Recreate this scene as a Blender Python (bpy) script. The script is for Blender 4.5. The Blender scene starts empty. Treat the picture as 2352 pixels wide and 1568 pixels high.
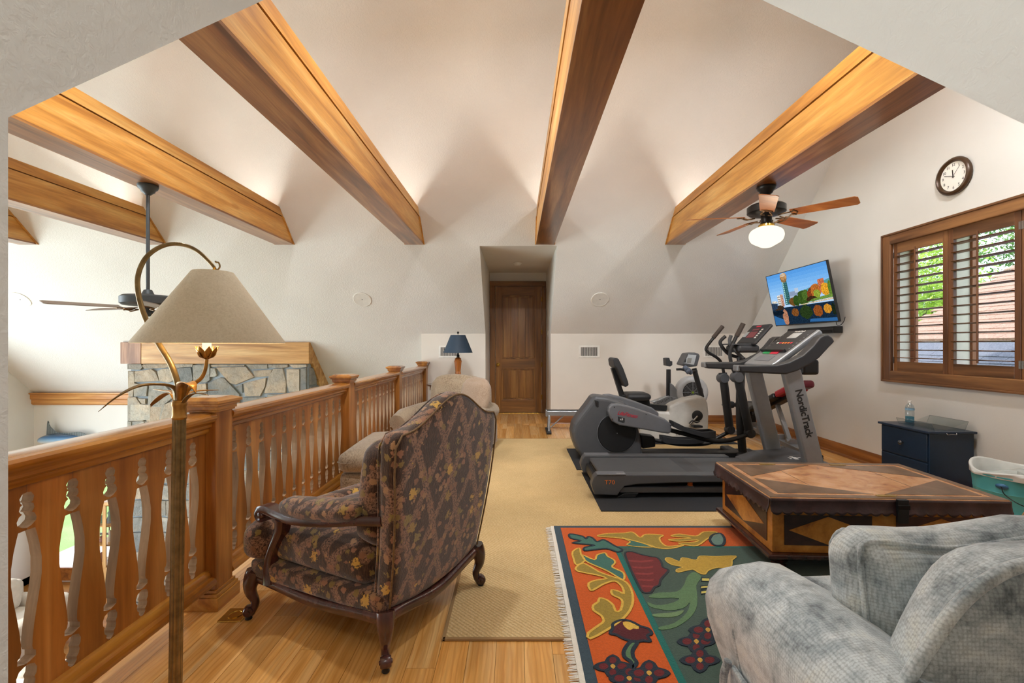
import bpy, bmesh, math, random
from mathutils import Vector, Matrix, Euler
S = bpy.context.scene
C = S.collection
R = math.radians
PI = math.pi

# ---------------------------------------------------------------- camera, world, light
F, VX, VY, EYE = 1060.0, 1187.0, 793.0, 1.28          # focal length and vanishing point in pixels, eye height
cam_d = bpy.data.cameras.new('camera'); cam = bpy.data.objects.new('camera', cam_d); C.objects.link(cam)
cam.location = (0, 0, EYE); cam.rotation_euler = (R(90), 0, 0)
cam_d.sensor_width = 36; cam_d.sensor_fit = 'HORIZONTAL'; cam_d.lens = 36 * F / 2352
cam_d.shift_x = -(VX - 1176) / 2352; cam_d.shift_y = (VY - 784) / 2352
cam_d.clip_start = 0.02; cam_d.clip_end = 500
S.camera = cam

W = bpy.data.worlds.new('sky'); S.world = W; W.use_nodes = True
wn = W.node_tree.nodes; wl = W.node_tree.links
bg = wn['Background']; bg.inputs['Color'].default_value = (0.80, 0.89, 1.0, 1); bg.inputs['Strength'].default_value = 1.9

sun_d = bpy.data.lights.new('sun', 'SUN'); sun_d.energy = 2.1; sun_d.angle = R(0.6); sun_d.color = (1.0, 0.94, 0.84)
sun = bpy.data.objects.new('sun', sun_d); C.objects.link(sun)
sun.rotation_euler = Vector((0.70, 0.16, -0.70)).to_track_quat('-Z', 'Y').to_euler()

def area_light(name, loc, aim, sx, sy, power, color=(1, 1, 1)):
    d = bpy.data.lights.new(name, 'AREA'); d.shape = 'RECTANGLE'; d.size = sx; d.size_y = sy
    d.energy = power; d.color = color
    o = bpy.data.objects.new(name, d); C.objects.link(o); o.location = loc
    o.rotation_euler = (Vector(aim) - Vector(loc)).to_track_quat('-Z', 'Y').to_euler()
    return o
# daylight that stands outside the tall great-room windows of the gable wall
area_light('gable_daylight', (-9.5, 4.0, 0.3), (0, 3.9, 0.9), 6.6, 5.0, 640, (0.86, 0.94, 1.0))

S.view_settings.view_transform = 'Standard'; S.view_settings.look = 'None'
S.view_settings.exposure = 0.76; S.view_settings.gamma = 1.0; S.view_settings.use_curve_mapping = False
S.cycles.max_bounces = 8; S.cycles.diffuse_bounces = 5; S.cycles.glossy_bounces = 4; S.cycles.transparent_max_bounces = 12
S.cycles.transmission_bounces = 6; S.cycles.caustics_reflective = False; S.cycles.caustics_refractive = False
S.cycles.sample_clamp_indirect = 6.0; S.cycles.use_denoising = True; S.cycles.adaptive_threshold = 0.02

# ---------------------------------------------------------------- helpers
def px(x, y, Y):            # the point at depth Y seen at photo pixel x, y
    return Vector(((x - VX) * Y / F, Y, EYE - (y - VY) * Y / F))
def fl(x, y, z=0.0):        # the point at height z seen at photo pixel x, y
    Y = F * (EYE - z) / (y - VY); return Vector(((x - VX) * Y / F, Y, z))
def hexc(h, a=1.0):
    h = h.lstrip('#'); o = []
    for i in (0, 2, 4):
        v = int(h[i:i+2], 16) / 255.0
        o.append(v / 12.92 if v <= 0.04045 else ((v + 0.055) / 1.055) ** 2.4)
    return (o[0], o[1], o[2], a)

class MB:
    """collects vertices and faces; build() links them as one mesh object"""
    def __init__(s): s.v = []; s.f = []; s.m = []; s.cur = 0
    def add(s, vs, fs):
        n = len(s.v); s.v += [tuple(p) for p in vs]
        for f in fs: s.f.append(tuple(i + n for i in f)); s.m.append(s.cur)
        return s
    def box(s, x0, x1, y0, y1, z0, z1, M=None):
        vs = [Vector((x, y, z)) for z in (z0, z1) for y in (y0, y1) for x in (x0, x1)]
        if M is not None: vs = [M @ v for v in vs]
        return s.add(vs, [(0, 2, 3, 1), (4, 5, 7, 6), (0, 1, 5, 4), (2, 6, 7, 3), (0, 4, 6, 2), (1, 3, 7, 5)])
    def cbox(s, c, size, M=None):
        x, y, z = c; a, b, d = size[0] / 2, size[1] / 2, size[2] / 2
        return s.box(x - a, x + a, y - b, y + b, z - d, z + d, M)
    def quad(s, *p): return s.add(p, [tuple(range(len(p)))])
    def prism(s, poly, axis, a0, a1, M=None):
        """extrude a 2-D outline along axis: x -> (y, z), y -> (x, z), z -> (x, y)"""
        def P(u, w, a): return Vector((a, u, w)) if axis == 'x' else Vector((u, a, w)) if axis == 'y' else Vector((u, w, a))
        n = len(poly); vs = [P(u, w, a0) for u, w in poly] + [P(u, w, a1) for u, w in poly]
        if M is not None: vs = [M @ v for v in vs]
        return s.add(vs, [tuple(range(n))[::-1], tuple(range(n, 2 * n))] + [(i, (i + 1) % n, n + (i + 1) % n, n + i) for i in range(n)])
    def sweep(s, prof, pts, closed=False, scale=None, up=None, caps=True, tilt=None):
        """sweep a closed 2-D profile (u = side, w = up) along 3-D points"""
        pts = [Vector(p) for p in pts]; n = len(pts); k = len(prof); vs = []
        up = Vector(up) if up is not None else None; prev = None
        for i, p in enumerate(pts):
            a = pts[(i - 1) % n] if (closed or i > 0) else p; b = pts[(i + 1) % n] if (closed or i < n - 1) else p
            t = (b - a).normalized()
            if up is not None: side = t.cross(up)
            else:
                if prev is None: side = t.cross(Vector((0, 0, 1)) if abs(t.z) < 0.9 else Vector((1, 0, 0)))
                else: side = prev - t * prev.dot(t)
            side.normalize(); prev = side; w = side.cross(t).normalized()
            if tilt: 
                q = Matrix.Rotation(tilt[i], 3, t); side2, w2 = q @ side, q @ w
            else: side2, w2 = side, w
            sc = scale[i] if scale else 1.0
            su, sw = sc if isinstance(sc, (tuple, list)) else (sc, sc)
            for u, h in prof: vs.append(p + side2 * (u * su) + w2 * (h * sw))
        fs = []
        for i in range(n if closed else n - 1):
            j = (i + 1) % n
            for q in range(k):
                r = (q + 1) % k; fs.append((i * k + q, i * k + r, j * k + r, j * k + q))
        if caps and not closed: fs += [tuple(range(k))[::-1], tuple(range((n - 1) * k, n * k))]
        return s.add(vs, fs)
    def tube(s, pts, r, n=10, closed=False, caps=True):
        prof = [(math.cos(2 * PI * i / n), math.sin(2 * PI * i / n)) for i in range(n)]
        return s.sweep(prof, pts, closed, scale=r if isinstance(r, (list, tuple)) else [r] * len(pts), caps=caps)
    def lathe(s, prof, n=20, c=(0, 0, 0), M=None, caps=True, sx=1, sy=1):
        vs = []; k = len(prof)
        for r, z in prof:
            for i in range(n):
                a = 2 * PI * i / n; v = Vector((c[0] + sx * r * math.cos(a), c[1] + sy * r * math.sin(a), c[2] + z))
                vs.append(M @ v if M is not None else v)
        fs = [(i * n + q, i * n + (q + 1) % n, (i + 1) * n + (q + 1) % n, (i + 1) * n + q) for i in range(k - 1) for q in range(n)]
        if caps: fs += [tuple(range(n))[::-1], tuple(range((k - 1) * n, k * n))]
        return s.add(vs, fs)
    def grid(s, fn, nu, nv, cu=False, cv=False):
        vs = [fn(i / (nu if cu else nu - 1), j / (nv if cv else nv - 1)) for i in range(nu) for j in range(nv)]
        fs = []
        for i in range(nu if cu else nu - 1):
            for j in range(nv if cv else nv - 1):
                i2, j2 = (i + 1) % nu, (j + 1) % nv
                fs.append((i * nv + j, i2 * nv + j, i2 * nv + j2, i * nv + j2))
        return s.add(vs, fs)
    def cushion(s, w, d, h, r=0.05, puff=0.03, n=9, M=None, warp=None, c=(0, 0, 0)):
        """soft box centred at c: w x d x h, rounded by r, faces bulged by puff"""
        r = min(r, w / 2 * .98, d / 2 * .98, h / 2 * .98); idx = {}; vs = []; fs = []
        def P(a, b, e):
            p = Vector((a, b, e)); half = Vector((w / 2, d / 2, h / 2))
            q = Vector((p.x * half.x, p.y * half.y, p.z * half.z))
            inn = Vector([max(-(half[i] - r), min(half[i] - r, q[i])) for i in range(3)])
            dv = q - inn
            if dv.length > 1e-9: q = inn + dv.normalized() * r
            bx = (1 - p.x ** 2); by = (1 - p.y ** 2); bz = (1 - p.z ** 2)
            q.z += puff * p.z * bx * by; q.x += puff * .6 * p.x * by * bz; q.y += puff * .6 * p.y * bx * bz
            if warp: q = Vector(warp(q, p))
            q += Vector(c)
            return M @ q if M is not None else q
        if s._only is not None: return s.add([P(*q) for q in s._only], [])
        def vid(a, b, e):
            key = (round(a, 5), round(b, 5), round(e, 5))
            if key not in idx: idx[key] = len(vs); vs.append(P(a, b, e))
            return idx[key]
        g = [-1 + 2 * i / (n - 1) for i in range(n)]
        g = [math.copysign(abs(x) ** 0.7, x) for x in g]
        for ax in range(3):
            for sg in (-1, 1):
                for i in range(n - 1):
                    for j in range(n - 1):
                        q = []
                        for u, w_ in ((g[i], g[j]), (g[i+1], g[j]), (g[i+1], g[j+1]), (g[i], g[j+1])):
                            t = [0, 0, 0]; t[ax] = sg; t[(ax + 1) % 3] = u; t[(ax + 2) % 3] = w_; q.append(vid(*t))
                        fs.append(tuple(q) if sg > 0 else tuple(q[::-1]))
        return s.add(vs, fs)
    def cushion_pts(s, params, **kw):
        """points on the surface of a cushion() made with the same arguments"""
        t = MB(); t._only = [tuple(p) for p in params]; t.cushion(**kw); return t.v
    _only = None
    def mesh(s, name):
        me = bpy.data.meshes.new(name); me.from_pydata(s.v, [], s.f)
        if any(s.m): me.polygons.foreach_set('material_index', s.m)
        me.update(); return me
    def build(s, name, mat, parent=None, smooth=None, bevel=0, sub=0, loc=None, rot=None, seg=2):
        me = s.mesh(name)
        bm = bmesh.new(); bm.from_mesh(me); bmesh.ops.recalc_face_normals(bm, faces=bm.faces); bm.to_mesh(me); bm.free()
        for m in (mat if isinstance(mat, (list, tuple)) else [mat]): me.materials.append(m)
        return link(name, me, parent, smooth, bevel, sub, loc, rot, seg)

def link(name, me, parent=None, smooth=None, bevel=0, sub=0, loc=None, rot=None, seg=2):
    if smooth is not None:
        me.polygons.foreach_set('use_smooth', [True] * len(me.polygons))
        if smooth < 180: me.set_sharp_from_angle(angle=R(smooth))
    o = bpy.data.objects.new(name, me); C.objects.link(o)
    if parent: o.parent = parent
    if loc is not None: o.location = loc
    if rot is not None: o.rotation_euler = rot
    if bevel:
        b = o.modifiers.new('bevel', 'BEVEL'); b.width = bevel; b.segments = seg; b.limit_method = 'ANGLE'; b.angle_limit = R(40)
        b.harden_normals = False
    if sub:
        b = o.modifiers.new('subd', 'SUBSURF'); b.levels = sub; b.render_levels = sub
    return o
def tag(o, label=None, cat=None, group=None, kind=None):
    if label: o['label'] = label
    if cat: o['category'] = cat
    if group: o['group'] = group
    if kind: o['kind'] = kind
    return o
def thing(name, label, cat, loc=(0, 0, 0), rz=0, group=None, kind=None):
    o = bpy.data.objects.new(name, None); C.objects.link(o); o.empty_display_size = 0.1
    o.location = loc; o.rotation_euler = (0, 0, rz)
    return tag(o, label, cat, group, kind or ('thing' if cat else None))
def copy_obj(o, parent=None, loc=None, rot=None):
    c = o.copy(); C.objects.link(c)
    if parent is not None: c.parent = parent
    if loc is not None: c.location = loc
    if rot is not None: c.rotation_euler = rot
    return c
def copy_tree(o, parent=None):
    c = copy_obj(o, parent)
    for ch in list(o.children): copy_tree(ch, c)
    return c
def text(name, s, size, mat, parent=None, M=None, extrude=0.0006, shear=0.0, align='CENTER', spacing=1.0, bold=0.0):
    """flat lettering: a text in the local x / y plane turned into a mesh and placed by matrix M"""
    cu = bpy.data.curves.new(name, 'FONT'); cu.body = s; cu.size = size; cu.extrude = extrude; cu.shear = shear
    cu.offset = bold; cu.align_x = align; cu.align_y = 'CENTER'; cu.resolution_u = 3; cu.space_character = spacing
    t = bpy.data.objects.new(name, cu); C.objects.link(t)
    dg = bpy.context.evaluated_depsgraph_get(); me = bpy.data.meshes.new_from_object(t.evaluated_get(dg))
    bpy.data.objects.remove(t); bpy.data.curves.remove(cu)
    if M is not None: me.transform(M)
    me.materials.clear(); me.materials.append(mat); me.name = name
    return link(name, me, parent)
def frame_mat(o, x, y):
    """matrix with origin o and local x / y axes"""
    x = Vector(x).normalized(); y = Vector(y); y = (y - x * y.dot(x)).normalized(); z = x.cross(y)
    return Matrix(((x.x, y.x, z.x, o[0]), (x.y, y.y, z.y, o[1]), (x.z, y.z, z.z, o[2]), (0, 0, 0, 1)))
def spline(pts, n=8):
    """Catmull-Rom through pts"""
    P = [Vector(p) for p in pts]; out = []
    for i in range(len(P) - 1):
        a = P[i - 1] if i else P[0] * 2 - P[1]; b, c = P[i], P[i + 1]; d = P[i + 2] if i + 2 < len(P) else P[-1] * 2 - P[-2]
        for k in range(n):
            t = k / n; out.append(0.5 * ((2 * b) + (c - a) * t + (2 * a - 5 * b + 4 * c - d) * t * t + (3 * b - a - 3 * c + d) * t ** 3))
    out.append(P[-1]); return out
def spline2(pts, n=8, closed=False):
    if closed:
        m = len(pts); ext = [pts[-1]] + list(pts) + [pts[0], pts[1]]
        out = spline([Vector((p[0], p[1], 0)) for p in ext], n)[n:n + n * m]
    else: out = spline([Vector((p[0], p[1], 0)) for p in pts], n)
    return [(v.x, v.y) for v in out]

# ---------------------------------------------------------------- materials
class NT:
    def __init__(s, name):
        s.m = bpy.data.materials.new(name); s.m.use_nodes = True; s.t = s.m.node_tree
        s.b = s.t.nodes['Principled BSDF']; s.out = s.t.nodes['Material Output']
    def n(s, kind, **kw):
        nd = s.t.nodes.new('ShaderNode' + kind)
        for k, v in kw.items():
            if k in nd.inputs: nd.inputs[k].default_value = v
            else: setattr(nd, k, v)
        return nd
    def l(s, a, b): s.t.links.new(a, b)
    def coord(s, scale=(1, 1, 1), rot=(0, 0, 0), loc=(0, 0, 0), out='Object', rand=0.0):
        tc = s.n('TexCoord'); mp = s.n('Mapping'); mp.inputs['Scale'].default_value = scale
        mp.inputs['Rotation'].default_value = rot; mp.inputs['Location'].default_value = loc
        src = tc.outputs[out]
        if rand:
            oi = s.n('ObjectInfo'); ad = s.n('VectorMath', operation='ADD'); ml = s.n('Math', operation='MULTIPLY'); ml.inputs[1].default_value = rand
            s.l(oi.outputs['Random'], ml.inputs[0]); s.l(src, ad.inputs[0]); s.l(ml.outputs[0], ad.inputs[1]); src = ad.outputs[0]
        s.l(src, mp.inputs['Vector']); return mp.outputs['Vector']
    def ramp(s, fac, stops, interp='LINEAR'):
        r = s.n('ValToRGB'); r.color_ramp.interpolation = interp; e = r.color_ramp.elements
        while len(e) < len(stops): e.new(0.5)
        for i, (p, c) in enumerate(stops): e[i].position = p; e[i].color = hexc(c) if isinstance(c, str) else c
        s.l(fac, r.inputs['Fac']); return r.outputs['Color']
    def noise(s, vec, scale, detail=4, rough=0.55, dist=0.0, out='Fac'):
        t = s.n('TexNoise', Scale=scale, Detail=detail, Roughness=rough, Distortion=dist); s.l(vec, t.inputs['Vector']); return t.outputs[out]
    def mix(s, f, a, b, mode='MIX'):
        m = s.n('Mix', data_type='RGBA', blend_type=mode)
        for sock, v in ((m.inputs[0], f), (m.inputs[6], a), (m.inputs[7], b)):
            if hasattr(v, 'is_output'): s.l(v, sock)
            elif isinstance(v, str): sock.default_value = hexc(v)
            else: sock.default_value = v
        return m.outputs[2]
    def bump(s, h, strength=0.2, dist=0.01):
        b = s.n('Bump', Strength=strength, Distance=dist); s.l(h, b.inputs['Height']); s.l(b.outputs['Normal'], s.b.inputs['Normal']); return b
    def set(s, **kw):
        for k, v in kw.items():
            k = {'rough': 'Roughness', 'metal': 'Metallic', 'color': 'Base Color', 'spec': 'Specular IOR Level', 'coat': 'Coat Weight', 'coatr': 'Coat Roughness', 'sheen': 'Sheen Weight', 'alpha': 'Alpha', 'trans': 'Transmission Weight'}.get(k, k)
            if hasattr(v, 'is_output'): s.l(v, s.b.inputs[k])
            else: s.b.inputs[k].default_value = hexc(v) if isinstance(v, str) else v
        return s.m
MATS = {}
def plain(name, color, rough=0.5, metal=0.0, var=0.06, scale=14, bump=0.0, **kw):
    """solid colour with faint procedural mottling"""
    if name in MATS: return MATS[name]
    t = NT(name); c = hexc(color) if isinstance(color, str) else color
    nz = t.noise(t.coord(), scale, 3)
    lo = tuple(x * (1 - var) for x in c[:3]) + (1,); hi = tuple(min(1, x * (1 + var)) for x in c[:3]) + (1,)
    t.set(color=t.ramp(nz, [(0.3, lo), (0.7, hi)]), rough=rough, metal=metal, **kw)
    if bump: t.bump(t.noise(t.coord(), 180, 2), bump, 0.002)
    MATS[name] = t.m; return t.m
def emit(name, color, strength):
    t = NT(name); e = t.n('Emission', Strength=strength); e.inputs['Color'].default_value = hexc(color) if isinstance(color, str) else color
    t.l(e.outputs[0], t.out.inputs['Surface']); MATS[name] = t.m; return t.m
def wood(name, dark, mid, light, axis='x', scale=1.0, rough=0.35, coat=0.25, var=0.25, knots=0.0, bump=0.08, stretch=0.07, rings=None):
    t = NT(name)
    sc = {'x': (stretch, 1, 1), 'y': (1, stretch, 1), 'z': (1, 1, stretch)}[axis]
    v = t.coord(tuple(q * scale for q in sc), rand=7.3)
    big = t.noise(v, 9, 3, 0.55, 0.8); fine = t.noise(v, 70, 5, 0.65, 0.2)
    col = t.ramp(big, [(0.30, dark), (0.50, mid), (0.70, light)])
    fc = t.ramp(fine, [(0.35, '#8a8a8a'), (0.65, '#ffffff')])
    col = t.mix(0.28, col, fc, 'MULTIPLY')
    if knots:
        vk = t.coord(tuple(q * scale * (0.35 if q == stretch else 1) / (1 if q != stretch else stretch) * 1.0 for q in sc), rand=3.1)
        kn = t.n('TexVoronoi', Scale=2.2); t.l(vk, kn.inputs['Vector'])
        kf = t.ramp(kn.outputs['Distance'], [(0.0, '#ffffff'), (0.035, '#ffffff'), (0.07, '#000000')])
        col = t.mix(kf, col, t.mix(knots, col, dark))
    if rings:                              # cathedral grain lines
        wv = t.n('TexWave', Scale=rings[1], Distortion=rings[2], Detail=2.5); wv.inputs['Detail Scale'].default_value = 1.2
        wv.bands_direction = 'X' if axis != 'x' else 'Y'; t.l(t.coord(tuple(q * scale * (2.2 if q == stretch else 1) for q in sc), rand=11.7), wv.inputs['Vector'])
        lm = t.ramp(wv.outputs['Fac'], [(0.0, '#000000'), (0.66, '#000000'), (0.95, '#a8a8a8')])
        lm2 = t.mix(1.0, lm, t.ramp(fine, [(0.3, '#404040'), (0.6, '#ffffff')]), 'MULTIPLY'); col = t.mix(lm2, col, rings[0])
    oi = t.n('ObjectInfo'); mr = t.n('MapRange'); mr.inputs['To Min'].default_value = 1 - var; mr.inputs['To Max'].default_value = 1 + var * 0.6
    t.l(oi.outputs['Random'], mr.inputs['Value'])
    hs = t.n('HueSaturation'); t.l(col, hs.inputs['Color']); t.l(mr.outputs[0], hs.inputs['Value'])
    t.set(color=hs.outputs['Color'], rough=rough, coat=coat, coatr=0.18)
    t.bump(fine, bump, 0.003)
    MATS[name] = t.m; return t.m
def plaster(name, a, b, bump=0.35, scale=60, rough=0.9):
    t = NT(name); v = t.coord()
    col = t.ramp(t.noise(v, 1.3, 3), [(0.35, a), (0.65, b)])
    t.set(color=col, rough=rough, spec=0.2)
    if bump:
        h = t.ramp(t.noise(v, scale, 3, 0.6, 0.4), [(0.42, '#000000'), (0.60, '#ffffff')]); t.bump(h, bump, 0.004)
    MATS[name] = t.m; return t.m
def glass_thin(name, tint=(1, 1, 1, 1), gloss=0.06):
    t = NT(name); tr = t.n('BsdfTransparent'); tr.inputs['Color'].default_value = tint
    g = t.n('BsdfGlossy', Roughness=0.02); mx = t.n('MixShader', Fac=gloss)
    t.l(tr.outputs[0], mx.inputs[1]); t.l(g.outputs[0], mx.inputs[2]); t.l(mx.outputs[0], t.out.inputs['Surface'])
    MATS[name] = t.m; return t.m

m_slope = plaster('textured_plaster', '#dcdad6', '#e1dfdb', 0.35, 55)
m_wall = plaster('smooth_wall', '#ddd7cd', '#e3ddd4', 0.08, 120)
m_rwall = plaster('wall_paint', '#dad7d1', '#dfdcd6', 0.06, 120)
m_white = plain('white_paint', '#e9e6df', 0.5)
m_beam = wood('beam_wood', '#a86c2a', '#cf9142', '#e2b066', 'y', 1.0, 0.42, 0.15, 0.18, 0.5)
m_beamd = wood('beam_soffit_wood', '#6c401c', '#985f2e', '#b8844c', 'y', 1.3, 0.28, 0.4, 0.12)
m_rail = wood('railing_wood', '#854e1e', '#b07030', '#ca8f4c', 'z', 1.0, 0.36, 0.3, 0.22, 0.3)
m_raily = wood('rail_cap_wood', '#844a14', '#b27226', '#cb913a', 'y', 1.0, 0.24, 0.75, 0.08)
m_cut = wood('cut_edge_wood', '#8f7256', '#a98a6c', '#bda287', 'z', 1.2, 0.6, 0.0, 0.1)
m_base = wood('baseboard_wood', '#6a3a14', '#8f5522', '#a86a30', 'y', 1.0, 0.4, 0.2, 0.08)
m_basex = wood('baseboard_wood_x', '#6a3a14', '#8f5522', '#a86a30', 'x', 1.0, 0.4, 0.2, 0.08)
m_walnut = wood('window_wood', '#523218', '#7b5230', '#9a6c40', 'y', 1.0, 0.45, 0.1, 0.12)
m_walnutz = wood('window_wood_upright', '#523218', '#774b2a', '#936338', 'z', 1.0, 0.45, 0.1, 0.12)
m_door = wood('door_wood', '#5f3b14', '#87571f', '#a67536', 'z', 0.9, 0.42, 0.15, 0.10)
m_doorx = wood('door_wood_x', '#5f3b14', '#815320', '#9a692e', 'x', 0.9, 0.42, 0.15, 0.10)
m_floor = wood('oak_floor', '#d99848', '#efb264', '#f8c986', 'y', 1.0, 0.26, 0.35, 0.20, 0, 0.05, 0.06, ('#b06a28', 14.0, 9.0))
m_floorb = wood('floor_base', '#6f430f', '#8a5a1c', '#9c6a26', 'y', 1.0, 0.3, 0.3, 0)
m_black = plain('black_plastic', '#1d1e20', 0.45)
m_blackm = plain('black_metal', '#16171a', 0.35, 0.3)
m_brass = plain('brass', '#c9a24a', 0.25, 1.0)
m_chrome = plain('chrome', '#c4c6c8', 0.2, 1.0)
m_pane = glass_thin('window_glass')
# ---------------------------------------------------------------- the shell
KY, KZ = 7.58, 1.473                   # back knee wall: depth and height
SUM = KY + KZ                          # back slope: Y + Z = SUM
NY = 0.391                             # near knee wall
RX, LX, EX = 3.797, -9.07, -1.566      # right wall, great-room gable wall, loft edge
RY = (SUM + NY - KZ) / 2; RZ = SUM - RY  # ridge
AX0, AX1, AZ = -0.515, 0.558, 2.658    # door alcove
BX0, BX1, NR = -0.431, 0.418, 0.33     # alcove the camera stands in; its other jamb reaches a little lower
DY = 8.75                              # door wall
LY, LZ = 8.67, 0.383                   # great-room back wall
LOW = -3.15                            # great-room floor
def struct(name, mb, mat, label=None, **kw):
    o = mb.build(name, mat, **kw); return tag(o, label, None, None, 'structure')
def sl(Z): return SUM - Z              # back slope depth at height Z
def ns(Z): return NY + (Z - KZ)        # near slope depth at height Z

m = MB()                               # back slope
def sq(x0, x1, z0, z1): m.quad((x0, sl(z0), z0), (x1, sl(z0), z0), (x1, sl(z1), z1), (x0, sl(z1), z1))
sq(LX, EX, LZ, RZ); sq(EX, AX0, KZ, RZ); sq(AX0, AX1, AZ, RZ); sq(AX1, RX, KZ, RZ)
struct('ceiling_back', m, m_slope, 'textured cream plaster slope of the vaulted ceiling above the door')
m = MB()                               # near slope
def sq2(x0, x1, z0, z1): m.quad((x0, ns(z0), z0), (x1, ns(z0), z0), (x1, ns(z1), z1), (x0, ns(z1), z1))
sq2(LX, EX, LZ, RZ); sq2(EX, BX0, KZ, RZ); sq2(BX0, BX1, 2.66, RZ); sq2(BX1, RX, KZ - NY + NR, RZ)
struct('ceiling_front', m, m_slope, 'textured plaster slope opposite the door')
m = MB()
m.quad((EX, KY, -0.3), (AX0, KY, -0.3), (AX0, KY, KZ), (EX, KY, KZ)); m.quad((AX1, KY, -0.3), (RX, KY, -0.3), (RX, KY, KZ), (AX1, KY, KZ))
m.quad((EX, KY, KZ), (EX, KY, LOW), (EX, LY, LOW), (EX, LY, LZ))
struct('wall_back', m, m_wall, 'smooth beige knee wall below the sloped ceiling')
m = MB()
m.quad((EX, NY, LOW), (BX0, NY, LOW), (BX0, NY, KZ), (EX, NY, KZ)); m.quad((BX1, NR, LOW / 9), (RX, NR, LOW / 9), (RX, NR, KZ - NY + NR), (BX1, NR, KZ - NY + NR))
m.quad((EX, NY, KZ), (EX, NY, LOW), (EX, ns(LZ), LOW), (EX, ns(LZ), LZ)); m.quad((LX, ns(LZ), LOW), (EX, ns(LZ), LOW), (EX, ns(LZ), LZ), (LX, ns(LZ), LZ))
struct('wall_front', m, m_wall, 'smooth knee wall beside the near alcove')
m = MB()                               # near alcove
for X, ny in ((BX0, NY), (BX1, NR)): m.add([(X, -0.85, -0.3), (X, ny, -0.3), (X, ny, KZ + ny - NY), (X, ns(2.66), 2.66), (X, -0.85, 2.66)], [(0, 1, 2, 3, 4)])
m.quad((BX0, -0.85, -0.3), (BX1, -0.85, -0.3), (BX1, -0.85, 2.66), (BX0, -0.85, 2.66)); m.quad((BX0, -0.85, 2.66), (BX1, -0.85, 2.66), (BX1, ns(2.66), 2.66), (BX0, ns(2.66), 2.66))
struct('wall_near_alcove', m, plaster('alcove_paint', '#d0ccc5', '#d6d2cb', 0.12, 90), 'plastered side walls of the alcove opposite the door')
m = MB()                               # door alcove
for X in (AX0, AX1): m.add([(X, DY, -0.3), (X, KY, -0.3), (X, KY, KZ), (X, sl(AZ), AZ), (X, DY, AZ)], [(0, 1, 2, 3, 4)])
m.quad((AX0, DY, AZ), (AX1, DY, AZ), (AX1, sl(AZ), AZ), (AX0, sl(AZ), AZ)); m.quad((AX0, DY, -0.3), (AX1, DY, -0.3), (AX1, DY, AZ), (AX0, DY, AZ))
struct('wall_door_alcove', m, m_rwall, 'plastered recess around the wooden door')

# right wall with the window opening
WY0, WY1, WZ0, WZ1 = 2.28, 4.665, 1.01, 2.31
m = MB()
m.quad((RX, NR, -0.3), (RX, KY, -0.3), (RX, KY, WZ0), (RX, NR, WZ0))
m.quad((RX, NR, WZ0), (RX, WY0, WZ0), (RX, WY0, WZ1), (RX, ns(WZ1), WZ1), (RX, NR, KZ - NY + NR))
m.quad((RX, WY1, WZ0), (RX, KY, WZ0), (RX, KY, KZ), (RX, sl(WZ1), WZ1), (RX, WY1, WZ1))
m.quad((RX, ns(WZ1), WZ1), (RX, sl(WZ1), WZ1), (RX, RY, RZ))
struct('wall_right', m, m_rwall, 'tall beige gable wall with the shuttered window')

# great room: back wall with a glazed door, gable wall with tall windows
def holed(mb, P, u0, u1, w0, w1, holes):
    us = sorted({u0, u1} | {h[i] for h in holes for i in (0, 1)}); ws = sorted({w0, w1} | {h[i] for h in holes for i in (2, 3)})
    for i in range(len(us) - 1):
        for j in range(len(ws) - 1):
            cu, cw = (us[i] + us[i+1]) / 2, (ws[j] + ws[j+1]) / 2
            if not any(h[0] < cu < h[1] and h[2] < cw < h[3] for h in holes):
                mb.quad(P(us[i], ws[j]), P(us[i+1], ws[j]), P(us[i+1], ws[j+1]), P(us[i], ws[j+1]))
GD = (-8.80, -7.35, LOW + 0.02, -0.78)
m = MB(); holed(m, lambda u, w: (u, LY, w), LX, EX, LOW, LZ, [GD])
struct('wall_great_room', m, m_rwall, 'cream back wall of the great room below')
GW = [(0.9, 2.75, -2.7, -0.2), (3.05, 4.9, -2.7, -0.2), (5.2, 7.05, -2.7, -0.2), (0.9, 2.75, 0.1, 1.7), (3.05, 4.9, 0.1, 2.6), (5.2, 7.05, 0.1, 1.7)]
m = MB(); holed(m, lambda u, w: (LX, u, w), ns(LZ), LY, LOW, LZ, [(a, b, c, min(d, LZ)) for a, b, c, d in GW])
holed(m, lambda u, w: (LX, u, w), 0.7, 7.25, LZ, 2.75, [(a, b, LZ, d) for a, b, c, d in GW if d > LZ])
m.quad((LX, ns(LZ), LZ), (LX, 0.7, LZ), (LX, 0.7, ns(1) * 0 + KZ + 0.7 - NY)); m.quad((LX, 7.25, LZ), (LX, LY, LZ), (LX, 7.25, SUM - 7.25))
m.quad((LX, ns(2.75), 2.75), (LX, sl(2.75), 2.75), (LX, RY, RZ))
m.quad((LX, 0.7, KZ + 0.7 - NY), (LX, 0.7, 2.75), (LX, ns(2.75), 2.75)); m.quad((LX, 7.25, SUM - 7.25), (LX, 7.25, 2.75), (LX, sl(2.75), 2.75))
struct('wall_gable', m, m_rwall, 'gable wall of the great room with tall windows')
for i, (a, b, c, d) in enumerate(GW):
    w = thing('window_%d' % (i + 2), 'tall great room window in the gable wall', None, (LX, (a + b) / 2, c)); tag(w, kind='structure')
    h = d - c; q = (b - a) / 2; k = MB()
    for y in (-q, q): k.box(-0.05, 0.05, y - 0.05, y + 0.05, 0, h)
    for z in (0, h): k.box(-0.05, 0.05, -q, q, z - 0.05, z + 0.05)
    k.build('window_frame', m_walnutz, w); MB().box(-0.004, 0.004, -q, q, 0, h).build('pane', m_pane, w)
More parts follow.
